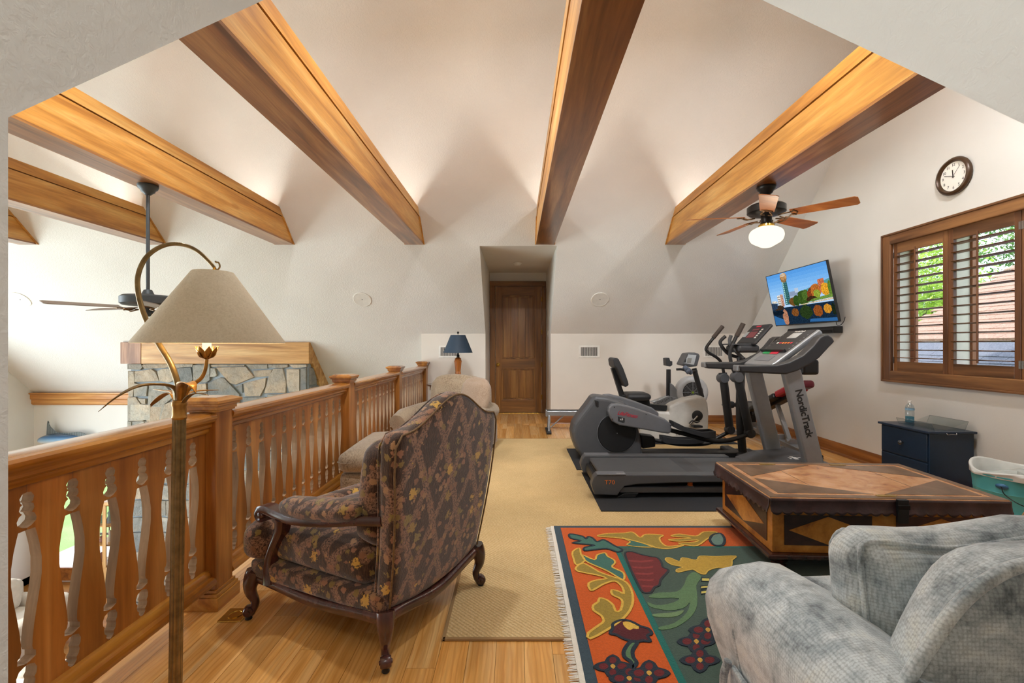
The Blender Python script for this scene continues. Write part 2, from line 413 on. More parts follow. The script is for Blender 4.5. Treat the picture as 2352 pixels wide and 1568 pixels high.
struct('floor_great_room', MB().box(LX - 0.1, EX, -1.0, LY + 0.1, LOW - 0.1, LOW), wood('lower_floor', '#7a4a1c', '#a36c30', '#b98445', 'x', 0.8, 0.3, 0.2, 0), 'wooden floor of the great room below')

# loft floor: slab, strip-oak planks laid towards the door
floor = struct('floor', MB().box(-1.62, RX, -0.9, DY, -0.3, -0.012), m_floorb, 'strip oak floor of the loft')
random.seed(4)
PW = 0.118; plank_me = {}
n_pl = 0
def planks(x0, x1, y0, y1, seed):
    global n_pl
    rnd = random.Random(seed); x = x0
    while x < x1 - 0.004:
        w = min(PW, x1 - x); y = y0 - rnd.random() * 0.9
        while y < y1:
            L = rnd.choice((0.75, 1.05, 1.35, 1.65, 2.0)); a, b = max(y, y0), min(y + L, y1); y += L
            if b - a < 0.03: continue
            key = (round(w, 3), round(b - a, 2))
            if key not in plank_me:
                mm = MB().box(0, w - 0.0015, 0, b - a - 0.0015, -0.012, 0); plank_me[key] = mm.mesh('plank'); plank_me[key].materials.append(m_floor)
            link('plank', plank_me[key], floor, loc=(x, a, 0)); n_pl += 1
        x += PW
planks(-1.62, 0.43, 0.40, 6.28, 1)      # between the railing and the rugs
planks(-0.51, 1.98, 6.28, 7.56, 2)          # in front of the door
planks(2.90, RX - 0.003, 3.0, 7.57, 3)      # along the window wall
planks(0.43, RX - 0.003, 0.34, 2.0, 5)      # under the sofa
planks(3.05, RX - 0.003, 2.0, 3.0, 6)       # by the bucket
planks(AX0 + 0.005, AX1 - 0.005, 7.56, DY - 0.02, 4)

# baseboards
def moulding(name, prof, pts, mat, up=(0, 0, 1), parent=None, smooth=30):
    return MB().sweep(prof, pts, up=up).build(name, mat, parent, smooth=smooth)
BP = [(0, 0), (0.02, 0), (0.02, 0.015), (0.016, 0.02), (0.016, 0.10), (0.012, 0.112), (0.012, 0.122), (0.005, 0.135), (0, 0.135)]
SP = [(0.016, 0), (0.040, 0), (0.038, 0.012), (0.030, 0.022), (0.016, 0.026)]
for nm, pts, mt in (('baseboard_back', [(RX, KY, 0), (AX1, KY, 0)], m_basex), ('baseboard_back_corner', [(AX0, KY, 0), (EX + 0.14, KY, 0)], m_basex),
                    ('baseboard_right', [(RX, NY, 0), (RX, KY, 0)], m_base)):
    sg = 1
    pr = [(-u, w) for u, w in BP] if True else BP
    b = MB().sweep(pr, pts, up=(0, 0, 1)).build(nm, mt, smooth=30); tag(b, 'stained wooden baseboard with quarter round', kind='structure')
    MB().sweep([(-u, w) for u, w in SP], pts, up=(0, 0, 1)).build('quarter_round', mt, b, smooth=40)
# timber band and corner line in the great room
band = MB().sweep([(0, 0.0), (-0.02, 0.0), (-0.05, 0.03), (-0.05, 0.10), (-0.075, 0.12), (-0.075, 0.20), (-0.10, 0.215), (-0.10, 0.235), (0, 0.235)], [(-6.2, LY, LZ - 0.222), (LX, LY, LZ - 0.222)], up=(0, 0, 1)).build('trim_1', wood('band_wood', '#a8692a', '#c98a45', '#dba965', 'x', 1, 0.35, 0.2, 0), smooth=30)
tag(band, 'golden wood band below the sloped ceiling in the great room', kind='structure')

# ---------------------------------------------------------------- ceiling beams with hidden uplights
BZ0, BZ1, BG, BW = 2.671, 3.074, 2.972, 0.253
m_strip = emit('uplight_glow', (1.0, 0.94, 0.82, 1), 9.0)
def beam(cx, label):
    t = thing('ceiling_beam', label, 'beam', (cx, 0, BZ0), 0, 'boxed ceiling beams across the vault')
    h = BZ1 - BZ0; hw = BW / 2; g = BG - BZ0
    def bar(x0, x1, z0, z1, grow=0.0):   # board cut along both ceiling slopes
        mb = MB(); lo, hi = BZ0 + z0, BZ0 + z1
        vs = []
        for x in (x0, x1): vs += [(x, ns(lo) + 0.0, z0), (x, sl(lo) - 0.0, z0), (x, sl(hi), z1), (x, ns(hi), z1)]
        mb.add(vs, [(0, 1, 2, 3), (7, 6, 5, 4), (0, 4, 5, 1), (1, 5, 6, 2), (2, 6, 7, 3), (3, 7, 4, 0)]); return mb
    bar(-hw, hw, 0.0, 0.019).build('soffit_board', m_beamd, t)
    for sg in (-1, 1):
        bar(*sorted((sg * hw, sg * (hw - 0.02))), 0.0195, g - 0.006).build('side_board', m_beam, t)
        bar(*sorted((sg * (hw - 0.012), sg * (hw - 0.022))), g - 0.008, g + 0.006).build('groove_strip', m_walnut, t)
        bar(*sorted((sg * (hw + 0.006), sg * (hw - 0.02))), g + 0.004, h).build('crown_board', m_beam, t)
        mb = MB(); M = Matrix()                       # trim along the slope at the far end
        lo, hi = BZ0, BG
        x0, x1 = sg * hw, sg * (hw + 0.012)
        vs = []
        for x in (x0, x1): vs += [(x, sl(lo) - 0.03, 0), (x, sl(lo) - 0.001, 0), (x, sl(hi) - 0.001, g), (x, sl(hi) - 0.03, g)]
        mb.add(vs, [(0, 1, 2, 3), (7, 6, 5, 4), (0, 4, 5, 1), (1, 5, 6, 2), (2, 6, 7, 3), (3, 7, 4, 0)]); mb.build('end_trim', m_beam, t)
    MB().box(-0.02, 0.02, 1.9, 5.85, h - 0.115, h - 0.105).build('light_strip', m_strip, t)
    return t
for cx, lb in ((2.185, 'boxed wooden beam that the fan with the lit glass shade hangs from'), (0.39, 'boxed wooden beam ending above the door recess'),
               (-1.41, 'boxed wooden beam over the loft railing'), (-3.205, 'boxed wooden beam that the long-stemmed fan hangs from'),
               (-4.97, 'boxed wooden beam between the long-stemmed fan and the gable wall'), (-6.74, 'boxed wooden beam farthest over the great room')):
    beam(cx, lb)
# ---------------------------------------------------------------- door in the recess
dr = thing('door_1', 'dark stained two-panel wooden door with a brass knob', None, (0, DY, 0)); tag(dr, kind='structure')
for x0, x1 in ((-0.508, -0.412), (0.477, 0.552)): MB().box(x0, x1, -0.035, -0.001, 0, 2.396 + 0.09).build('casing', m_door, dr, bevel=0.006)
MB().box(-0.508, 0.552, -0.038, -0.001, 2.402, 2.492).build('casing', m_doorx, dr, bevel=0.006)
for x0, x1 in ((-0.406, -0.285), (0.340, 0.471)): MB().box(x0, x1, -0.028, -0.002, 0.012, 2.396).build('stile', m_door, dr, bevel=0.003)
for z0, z1 in ((0.012, 0.25), (0.842, 1.026), (2.222, 2.396)): MB().box(-0.286, 0.341, -0.027, -0.002, z0, z1).build('door_rail', m_doorx, dr, bevel=0.003)
for z0, z1 in ((0.25, 0.842), (1.026, 2.222)):
    MB().box(-0.286, 0.341, -0.012, -0.002, z0, z1).build('panel', m_door, dr)
    for q in range(4):
        a = -0.252 + q * 0.139; MB().box(a, a + 0.1385, -0.019, -0.011, z0 + 0.035, z1 - 0.035).build('panel_board', m_door, dr, bevel=0.003)
    for a, b, c, d in ((-0.286, 0.341, z0, z0 + 0.018), (-0.286, 0.341, z1 - 0.018, z1), (-0.286, -0.268, z0, z1), (0.323, 0.341, z0, z1)):
        MB().box(a, b, -0.024, -0.012, c, d).build('moulding', m_door, dr, bevel=0.004)
kn = MB().lathe([(0.033, 0), (0.035, 0.006), (0.02, 0.012), (0.011, 0.02), (0.011, 0.035), (0.026, 0.042), (0.031, 0.055), (0.024, 0.068), (0.004, 0.073)], 18, M=Matrix.Translation((-0.352, -0.028, 0.917)) @ Matrix.Rotation(R(90), 4, 'X')).build('knob', m_brass, dr, smooth=50)
for z in (2.155, 1.536, 0.917, 0.306): MB().lathe([(0.009, -0.045), (0.009, 0.045)], 10, (0.474, -0.036, z)).build('hinge', m_brass, dr, smooth=40)
MB().box(-0.40, 0.47, -0.07, -0.03, 0.0, 0.01).build('threshold', m_brass, dr, bevel=0.002)

# ---------------------------------------------------------------- wall and ceiling fixtures
def vent(cx, label):
    t = thing('wall_vent', label, 'vent', (cx, KY, 1.178), 0, 'white air vents on the knee wall')
    w, h = 0.168, 0.10
    k = MB()
    for a, b, c, d in ((-w, w, h - 0.028, h), (-w, w, -h, -h + 0.028), (-w, -w + 0.03, -h + 0.028, h - 0.028), (w - 0.03, w, -h + 0.028, h - 0.028)): k.box(a, b, -0.012, -0.001, c, d)
    k.build('frame', m_white, t, bevel=0.002)
    MB().box(-w + 0.03, w - 0.03, -0.003, -0.001, -h + 0.028, h - 0.028).build('backing', m_black, t)
    k = MB()
    for i in range(15):
        x = -w + 0.042 + i * 0.0181; k.box(x, x + 0.0055, -0.011, -0.004, -h + 0.028, h - 0.028)
    o = k.build('fin', m_white, t); o['kind'] = 'stuff'
vent(1.19, 'white air vent on the knee wall between the door and the recumbent bike')
vent(3.235, 'white air vent on the knee wall behind the elliptical handles')
vent(-1.11, 'white air vent on the knee wall behind the blue lamp shade')
NRM = Matrix.Rotation(R(-135), 4, 'X')      # local +z turned to face down the back slope
for X, lb in ((-2.366, 'round white ceiling speaker above the stone chimney, beside the railing'), (1.273, 'round white ceiling speaker on the slope next to the door recess'), (-7.60, 'round white ceiling speaker on the slope by the gable wall')):
    t = thing('ceiling_speaker', lb, 'speaker', (X, sl(1.985), 1.985), 0, 'round speakers set into the sloped ceiling')
    t.rotation_euler = (R(135), 0, 0)
    MB().lathe([(0.137, 0), (0.137, 0.008), (0.128, 0.011), (0.124, 0.009)], 36, caps=False).build('rim', m_white, t, smooth=40)
    MB().lathe([(0.0, 0.006), (0.06, 0.007), (0.124, 0.009)], 36, caps=False).build('grille', plain('speaker_grille', '#d8d5cf', 0.7), t, smooth=40)
    MB().box(-0.008, 0.008, -0.004, 0.004, 0.007, 0.009).build('badge', m_black, t)
t = thing('smoke_detector', 'round white smoke detector under the door recess ceiling', 'smoke detector', (0.015, 7.73, AZ))
MB().lathe([(0.075, 0), (0.075, -0.012), (0.07, -0.016)], 24).build('base', m_white, t, smooth=40)
MB().lathe([(0.058, -0.014), (0.056, -0.03), (0.04, -0.042), (0.0, -0.045)], 24, caps=False).build('cover', m_white, t, smooth=50)
t = thing('light_switch', 'white light switch on the side of the door recess', 'switch', (AX1, 8.2, 1.48))
MB().box(-0.008, -0.001, -0.04, 0.04, -0.06, 0.06).build('plate', m_white, t, bevel=0.003); MB().box(-0.014, -0.007, -0.012, 0.012, -0.02, 0.02).build('toggle', m_white, t, bevel=0.002)
t = thing('floor_outlet', 'square brass outlet cover in the floor beside the railing post', 'outlet', (-1.335, 2.19, 0), R(2))
MB().box(-0.055, 0.055, -0.055, 0.055, 0, 0.004).build('plate', m_brass, t, bevel=0.002)
MB().lathe([(0.032, 0.004), (0.032, 0.007), (0.027, 0.007), (0.026, 0.005), (0.0, 0.005)], 24, caps=False).build('screw_cap', m_brass, t, smooth=40)

# ---------------------------------------------------------------- loft railing with fretwork boards
rl = thing('loft_railing', 'stained wooden loft railing of fretwork boards between square posts', 'railing', (-1.527, 0, 0))
HW = [(0.862, 0), (0.828, 0), (0.826, 0.011), (0.812, 0.019), (0.798, 0.016), (0.793, 0.011), (0.789, 0.017), (0.776, 0.020), (0.768, 0.016), (0.764, 0.012), (0.758, 0.020), (0.744, 0.026), (0.733, 0.024), (0.722, 0.011), (0.718, 0),
      (0.712, 0), (0.711, 0.022), (0.690, 0.027), (0.655, 0.034), (0.61, 0.040), (0.56, 0.040), (0.51, 0.034), (0.46, 0.026), (0.41, 0.019), (0.37, 0.015), (0.345, 0.014), (0.332, 0.017), (0.326, 0.024), (0.310, 0.024), (0.303, 0.008), (0.301, 0),
      (0.296, 0), (0.294, 0.008), (0.288, 0.020), (0.272, 0.027), (0.256, 0.026), (0.246, 0.020), (0.236, 0.023), (0.222, 0.020), (0.214, 0.013), (0.204, 0.014), (0.194, 0.006), (0.192, 0), (0.165, 0)]
PT = 0.1325
def board_mesh(left_cut, right_cut, w=PT):
    e = 0.0006
    Lp = [((h if left_cut else 0) + e, z) for z, h in HW]; Rp = [(w - (h if right_cut else 0) - e, z) for z, h in HW]
    poly = Lp + Rp[::-1]; k = MB(); n = len(poly); vs = [(a, u, z) for a in (-0.018, 0.018) for u, z in poly]
    k.add(vs, [tuple(range(n))[::-1], tuple(range(n, 2 * n))]); k.cur = 1
    k.add(vs, [(i, (i + 1) % n, n + (i + 1) % n, n + i) for i in range(n)])
    me = k.mesh('board'); me.materials.append(m_rail); me.materials.append(m_cut)
    bm = bmesh.new(); bm.from_mesh(me); bmesh.ops.remove_doubles(bm, verts=bm.verts, dist=1e-6); bmesh.ops.recalc_face_normals(bm, faces=bm.faces)
    bmesh.ops.triangulate(bm, faces=[f for f in bm.faces if len(f.verts) > 4]); bm.to_mesh(me); bm.free(); return me
posts = [0.47, 2.24, 4.02, 5.745, 7.44]; PWD = 0.133
bd_mid, bd_first, bd_last = board_mesh(True, True), board_mesh(False, True, 0.09), board_mesh(True, False, 0.09)
RAILP = [(-0.03, 0.855), (0.03, 0.855), (0.034, 0.862), (0.034, 0.875), (0.046, 0.885), (0.046, 0.897), (0.053, 0.906), (0.068, 0.915), (0.074, 0.928), (0.074, 0.938), (0.066, 0.948), (0.045, 0.953), (0, 0.955),
         (-0.045, 0.953), (-0.066, 0.948), (-0.074, 0.938), (-0.074, 0.928), (-0.068, 0.915), (-0.053, 0.906), (-0.046, 0.897), (-0.046, 0.885), (-0.034, 0.875), (-0.034, 0.862)]
SHOEP = [(-0.06, 0.112), (0.06, 0.112), (0.070, 0.122), (0.072, 0.135), (0.064, 0.150), (0.046, 0.156), (0.044, 0.172), (0.034, 0.186), (0.020, 0.190), (-0.020, 0.190), (-0.034, 0.186), (-0.044, 0.172), (-0.046, 0.156), (-0.064, 0.150), (-0.072, 0.135), (-0.070, 0.122)]
caps_me = None
for i, y in enumerate(posts):
    p = MB().box(-PWD / 2, PWD / 2, 0, PWD, 0.0, 0.99).build('post', m_rail, rl, bevel=0.004, loc=(0, y, 0))
    k = MB(); c = PWD / 2
    for d, z0, z1 in ((0.008, 0.955, 0.965), (0.014, 0.965, 0.985), (0.024, 0.985, 0.998), (0.032, 0.998, 1.013)): k.box(-c - d, c + d, -d, PWD + d, z0, z1)
    k.add([(-c - 0.03, -0.03, 1.013), (c + 0.03, -0.03, 1.013), (c + 0.03, PWD + 0.03, 1.013), (-c - 0.03, PWD + 0.03, 1.013), (-c + 0.005, 0.005, 1.026), (c - 0.005, 0.005, 1.026), (c - 0.005, PWD - 0.005, 1.026), (-c + 0.005, PWD - 0.005, 1.026)],
          [(0, 1, 5, 4), (1, 2, 6, 5), (2, 3, 7, 6), (3, 0, 4, 7), (4, 5, 6, 7)])
    k.build('cap', m_raily, p, bevel=0.002)
    k = MB()
    for d, z0, z1 in ((0.024, 0.0, 0.062), (0.018, 0.062, 0.078), (0.009, 0.078, 0.094)): k.box(-c - d, c + d, -d, PWD + d, z0, z1)
    k.build('plinth', m_raily, p, bevel=0.002)
    if i == len(posts) - 1: break
    y0, y1 = y + PWD, posts[i + 1]
    MB().sweep(RAILP, [(0, y0, 0), (0, y1, 0)], up=(0, 0, 1)).build('top_rail', m_raily, rl, smooth=35)
    MB().sweep(SHOEP, [(0, y0, 0), (0, y1, 0)], up=(0, 0, 1)).build('bottom_rail', m_raily, rl, smooth=35)
    n = int((y1 - y0 - 0.18) / PT); sp = (y1 - y0 - 0.18) / n / PT
    for j in range(n + 2):
        me = bd_first if j == 0 else bd_last if j == n + 1 else bd_mid
        o = link('board', me, rl, loc=(0, y0 if j == 0 else y0 + 0.09 + (j - 1) * PT * sp if j <= n else y1 - 0.09, 0)); o.scale = (1, sp if 0 < j <= n else 1, 1)

# ---------------------------------------------------------------- window in the right wall: casing, sashes, shutters
w1 = thing('window_1', 'dark wood framed window with plantation shutters', None, (RX, 0, 0)); tag(w1, kind='structure')
def prof_bar(a, b, flip, nm='casing'):
    k = MB()
    return k
CO, CI = 0.092, 0.012
for z0, z1 in ((WZ0 - CO + 0.008, WZ0 + 0.016), (WZ1 - 0.016, WZ1 + CO - 0.008)):
    MB().box(-0.035, -0.001, WY0 - CO + 0.008, WY1 + CO - 0.008, z0, z1).build('casing', m_walnut, w1, bevel=0.01)
for y0, y1 in ((WY0 - CO + 0.008, WY0 + 0.016), (WY1 - 0.016, WY1 + CO - 0.008)):
    MB().box(-0.036, -0.001, y0, y1, WZ0 - CO + 0.008, WZ1 + CO - 0.008).build('casing', m_walnutz, w1, bevel=0.01)
for z0, z1 in ((WZ0 - CO - 0.005, WZ0 - CO + 0.015), (WZ1 + CO - 0.015, WZ1 + CO + 0.005)): MB().box(-0.045, -0.001, WY0 - CO - 0.005, WY1 + CO + 0.005, z0, z1).build('backband', m_walnut, w1, bevel=0.005)
for y0, y1 in ((WY0 - CO - 0.005, WY0 - CO + 0.015), (WY1 + CO - 0.015, WY1 + CO + 0.005)): MB().box(-0.045, -0.001, y0, y1, WZ0 - CO - 0.005, WZ1 + CO + 0.005).build('backband', m_walnutz, w1, bevel=0.005)
for y in (WY0, WY1): MB().box(0.0, 0.24, y - 0.012, y, WZ0, WZ1).build('jamb', m_white, w1)
for z in (WZ0, WZ1): MB().box(0.0, 0.24, WY0, WY1, z - 0.012, z).build('jamb', m_white, w1)
NP = 4; PWY = (WY1 - WY0 - 0.024) / NP
for i in range(NP):                    # outer casement sashes
    a = WY1 - 0.012 - i * PWY; b = a - PWY; q = 0.045
    k = MB()
    for y0, y1, z0, z1 in ((b, b + q, WZ0, WZ1), (a - q, a, WZ0, WZ1), (b, a, WZ0, WZ0 + 0.05), (b, a, WZ1 - 0.05, WZ1)): k.box(0.17, 0.215, y0, y1, z0, z1)
    s_ = k.build('sash', wood('sash_wood', '#7a4526', '#9a6038', '#b07a4c', 'z', 1, 0.5, 0.1, 0) if 'sash_wood' not in MATS else MATS['sash_wood'], w1, bevel=0.004)
    MB().box(0.188, 0.192, b + q, a - q, WZ0 + 0.05, WZ1 - 0.05).build('pane', m_pane, s_)
    for y0 in (b - 0.014, a - 0.026): 
        if i: MB().box(0.05, 0.17, y0 + (0.026 if y0 < b else 0), y0 + 0.040, WZ0, WZ1).build('mullion', m_white if y0 > b else MATS['sash_wood'], w1, bevel=0.003)
lou = MB().prism([(-0.042, 0), (-0.03, 0.0045), (0.03, 0.0045), (0.042, 0), (0.03, -0.0045), (-0.03, -0.0045)], 'y', 0, 1).mesh('louver'); lou.materials.append(m_walnut)
for i in range(NP):
    a = WY1 - 0.006 - i * (WY1 - WY0 - 0.012) / NP; b = a - (WY1 - WY0 - 0.012) / NP + 0.004
    lb = ('wooden plantation shutter panel hinged beside the wall-mounted TV', 'second shutter panel from the TV, with a wooden tilt rod', 'third shutter panel from the TV wall corner', 'fourth shutter panel from the TV wall corner')[i]
    t = thing('plantation_shutter', lb, 'shutter', (RX + 0.018, b, WZ0 + 0.004), 0, 'plantation shutter panels in the window')
    w = a - b; h = WZ1 - WZ0 - 0.008; st = 0.048
    for y0 in (0, w - st): MB().box(-0.015, 0.015, y0, y0 + st, 0, h).build('stile', m_walnutz, t, bevel=0.003)
    for z0 in (0, h - 0.105): MB().box(-0.014, 0.014, st, w - st, z0, z0 + 0.105).build('rail', m_walnut, t, bevel=0.003)
    nl = 14; pt = (h - 0.21) / nl
    for j in range(nl):
        o = link('louver', lou, t, loc=(0, st + 0.002, 0.105 + pt * (j + 0.5))); o.scale = (1, w - 2 * st - 0.004, 1); o.rotation_euler = (0, R(3), 0)
    MB().box(-0.056, -0.046, w / 2 - 0.007, w / 2 + 0.007, 0.12, h - 0.09).build('tilt_rod', m_walnutz, t, bevel=0.003)
    for z in (0.12, h - 0.12): MB().box(-0.018, -0.0145, w - 0.016 if i % 2 == 0 else 0.0, w if i % 2 == 0 else 0.016, z - 0.03, z + 0.03).build('hinge', m_chrome, t)

# ---------------------------------------------------------------- clock, television, soundbar
def wallM(y, z, x=RX): return frame_mat((x, y, z), (0, -1, 0), (0, 0, 1))      # local x towards the camera end of the wall, y up, z into the room
MW = wallM(3.99, 2.742)
t = thing('wall_clock', 'round brown wall clock with white face above the shuttered window', 'clock', (0, 0, 0))
m_clk = plain('clock_rim', '#4a3420', 0.35, 0.2)
MB().lathe([(0.150, 0.0), (0.160, 0.012), (0.162, 0.026), (0.150, 0.042), (0.136, 0.046), (0.128, 0.036), (0.122, 0.022)], 48, M=MW, caps=False).build('rim', m_clk, t, smooth=60)
MB().lathe([(0.0, 0.020), (0.122, 0.021)], 48, M=MW, caps=False).build('face', plain('clock_face', '#f2efe6', 0.6, var=0.02), t, smooth=40)
m_ink = plain('dark_ink', '#2e2620', 0.7)
for k in range(1, 13):
    a = R(90 - 30 * k); text('numeral', str(k), 0.034, m_ink, t, MW @ Matrix.Translation((0.098 * math.cos(a), 0.098 * math.sin(a), 0.0225)), 0.0003)
for L, w, ang in ((0.055, 0.007, 96), (0.085, 0.005, 161), (0.10, 0.002, 50)):
    a = R(ang); M2 = MW @ Matrix.Translation((0, 0, 0.026)) @ Matrix.Rotation(a, 4, 'Z')
    MB().box(-0.015, L, -w / 2, w / 2, 0, 0.0015, M2).build('hand', m_ink, t)

TW, TH = 1.27, 0.715
TM = frame_mat((3.652, 6.50, 1.548), (0, -1, 0), (-0.142, 0, 0.686))
tv = thing('television', 'slim flat television tilted out from the wall showing a city park', 'television')
MB().box(0, TW, 0, TH, -0.028, -0.001, TM).build('housing', m_black, tv, bevel=0.004)
MB().box(TW * 0.3, TW * 0.7, TH * 0.25, TH * 0.7, -0.07, -0.028, TM).build('mount', m_blackm, tv)
MB().tube([(RX - 0.001, 5.88, 1.92), (3.60, 5.88, 1.90)], 0.03, 10).build('wall_arm', m_blackm, tv, smooth=40)
k = MB()
for a, b, c, d in ((0, TW, 0, 0.014), (0, TW, TH - 0.008, TH), (0, 0.008, 0, TH), (TW - 0.008, TW, 0, TH)): k.box(a, b, c, d, -0.002, 0.003, TM)
k.build('bezel', m_black, tv)
PC = {}
def pic(c, s=0.75):
    if c not in PC:
        m_ = emit('picture_' + c.strip('#'), c, s); t_ = NT.__new__(NT); t_.m = m_; t_.t = m_.node_tree
        e_ = [n for n in t_.t.nodes if n.type == 'EMISSION'][0]; q = hexc(c); f = .10 if q[2] > q[0] * 1.15 and q[2] > .2 else .75
        t_.l(t_.ramp(t_.noise(t_.coord(), 70, 4, .7), [(.32, tuple(v * (1 - f) for v in q[:3]) + (1,)), (.66, tuple(min(1, v * (1 + f * .5)) for v in q[:3]) + (1,))]), e_.inputs['Color']); PC[c] = m_
    return PC[c]
tvk = MB(); tvm = []; tvz = [0.0]
def shape(col, pts):       # flat patch of the TV picture, u v in 0..1
    if col not in tvm: tvm.append(col)
    tvk.cur = tvm.index(col); tvz[0] += 0.00004
    tvk.add([TM @ Vector((0.008 + u * (TW - 0.016), 0.014 + v * (TH - 0.022), 0.0005 + tvz[0])) for u, v in pts], [tuple(range(len(pts)))])
def blob(col, u, v, ru, rv, seed):
    r_ = random.Random(seed); n = 18
    shape(col, [(min(1, max(0, u + ru * (1 + 0.22 * (r_.random() - .5)) * math.cos(2 * PI * i / n))), min(1, max(0, v + rv * (1 + 0.22 * (r_.random() - .5)) * math.sin(2 * PI * i / n)))) for i in range(n)])
for i in range(10): shape(('#4f8fd0', '#5896d4', '#629dd7', '#6ca3d9', '#76aadc', '#82b1de', '#8cb6e0', '#96bbe1', '#9fc0e2', '#a6c3e2')[i], [(0, 1 - i * .066), (1, 1 - i * .066), (1, 1 - (i + 1) * .066 - .01), (0, 1 - (i + 1) * .066 - .01)])
shape('#16283a', [(0, 0), (1, 0), (1, .335), (0, .335)]); shape('#2c5f92', [(0, 0), (.2, 0), (.18, .1), (.05, .17), (0, .2)]); shape('#2a5a8c', [(.6, .02), (1, .0), (1, .06), (.62, .07)])
shape('#d8d2c8', [(.13, .36), (.24, .36), (.24, .60), (.13, .58)]); shape('#b98a74', [(.19, .36), (.24, .36), (.24, .59), (.19, .6)])
for i in range(5): shape('#8a847c', [(.13, .38 + i * .04), (.185, .38 + i * .04), (.185, .395 + i * .04), (.13, .395 + i * .04)])
shape('#7d8da6', [(.36, .42), (.52, .42), (.52, .62), (.36, .61)]); shape('#97a6bb', [(.36, .50), (.52, .50), (.52, .53), (.36, .53)]); shape('#a8b4c4', [(.46, .58), (.52, .58), (.52, .66), (.46, .66)])
shape('#4f8a8e', [(.62, .55), (1, .60), (1, .72), (.62, .60)]); shape('#c06a48', [(.83, .5), (.92, .5), (.92, .74), (.83, .73)])
shape('#2e5a5e', [(.26, .38), (.36, .38), (.355, .84), (.275, .84)])
for i in range(12): shape('#9fd0c6', [(.275, .40 + i * .036), (.295, .40 + i * .036), (.296, .42 + i * .036), (.276, .42 + i * .036)]); shape('#3f7a7c', [(.31, .40 + i * .036), (.345, .40 + i * .036), (.345, .41 + i * .036), (.31, .41 + i * .036)])
blob('#8a6a44', .315, .90, .062, .095, 1); blob('#b58a5c', .315, .925, .058, .07, 2); blob('#cbb49a', .31, .955, .045, .035, 3)
for i, (c, u, v, a, b) in enumerate((('#3a2a1c', .12, .34, .1, .05), ('#6a4a22', .40, .42, .07, .08), ('#2f4a1c', .46, .43, .06, .1), ('#37521e', .58, .47, .10, .14), ('#4a6628', .62, .50, .06, .1), ('#7a3a1e', .71, .50, .06, .12), ('#b0662a', .78, .54, .07, .14), ('#8a9a34', .79, .49, .05, .08), ('#d89a2a', .92, .55, .06, .11), ('#5a7a2c', .985, .55, .03, .14), ('#3a2616', .70, .42, .08, .05))): blob(c, u, v, a, b, i + 10)
shape('#6a8a3a', [(.62, .37), (1, .40), (1, .46), (.72, .42)]); shape('#cbb89a', [(.48, .335), (1, .365), (1, .395), (.5, .35)]); shape('#d8cfc0', [(.02, .44), (.14, .44), (.1, .48), (.02, .49)]); shape('#2a3c54', [(0, .3), (.1, .33), (.12, .43), (0, .45)])
for i, (c, u, v, a, b) in enumerate((('#26381a', .58, .2, .1, .12), ('#b07a5e', .22, .14, .05, .16), ('#7a4a22', .40, .22, .06, .08), ('#8a4a20', .76, .2, .07, .1), ('#c2862a', .9, .22, .06, .08), ('#1a2418', .98, .2, .03, .1), ('#0e1a26', .1, .24, .1, .05))): blob(c, u, v, a, b, i + 40)
tvk.build('picture', [pic(c) for c in tvm], tv)
MB().tube(spline([(3.70, 5.35, 1.60), (3.66, 5.28, 1.52), (3.66, 5.22, 1.51), (3.67, 5.18, 1.55), (3.70, 5.2, 1.6)], 5), 0.004, 6).build('cable', m_black, tv, smooth=60)
sb = thing('soundbar', 'long black soundbar mounted under the television', 'soundbar', (RX, 5.83, 1.455))
MB().prism([(-0.001, -0.03), (-0.10, -0.03), (-0.115, 0.02), (-0.10, 0.05), (-0.001, 0.05)], 'y', -0.46, 0.46).build('body', m_black, sb, bevel=0.006)
MB().box(-0.113, -0.103, -0.42, 0.42, -0.02, 0.012).build('grille', plain('cloth_black', '#141414', 0.9), sb)

# ---------------------------------------------------------------- ceiling fans
m_bronze = plain('fan_bronze', '#22201f', 0.35, 0.5)
m_iron = plain('blade_iron', '#7a5f45', 0.35, 0.8)
def blade(t, ang, R0, R1, z, mat, w0=0.055, w1=0.07, pitch=-13):
    M2 = Matrix.Rotation(ang, 4, 'Z') @ Matrix.Translation((0, 0, z)) @ Matrix.Rotation(R(pitch), 4, 'X')
    pl = [(R0, -w0), (R1 - 0.02, -w1), (R1, -w1 + 0.02), (R1, w1 - 0.02), (R1 - 0.02, w1), (R0, w0)]
    b = MB().prism(pl, 'z', -0.003, 0.003, M2).build('blade', mat, t, bevel=0.001)
    k = MB(); 
    for sg in (-1, 1): k.tube([M2 @ v for v in spline([(0.10, sg * 0.015, -0.012), (0.15, sg * 0.045, -0.02), (0.20, sg * 0.02, -0.006), (R0 + 0.03, sg * 0.045, -0.006)], 5)], 0.006, 6)
    k.tube([M2 @ Vector(v) for v in ((R0 + 0.03, -0.045, -0.006), (R0 + 0.05, 0, -0.006), (R0 + 0.03, 0.045, -0.006))], 0.006, 6)
    k.build('blade_iron', m_iron, b, smooth=60)
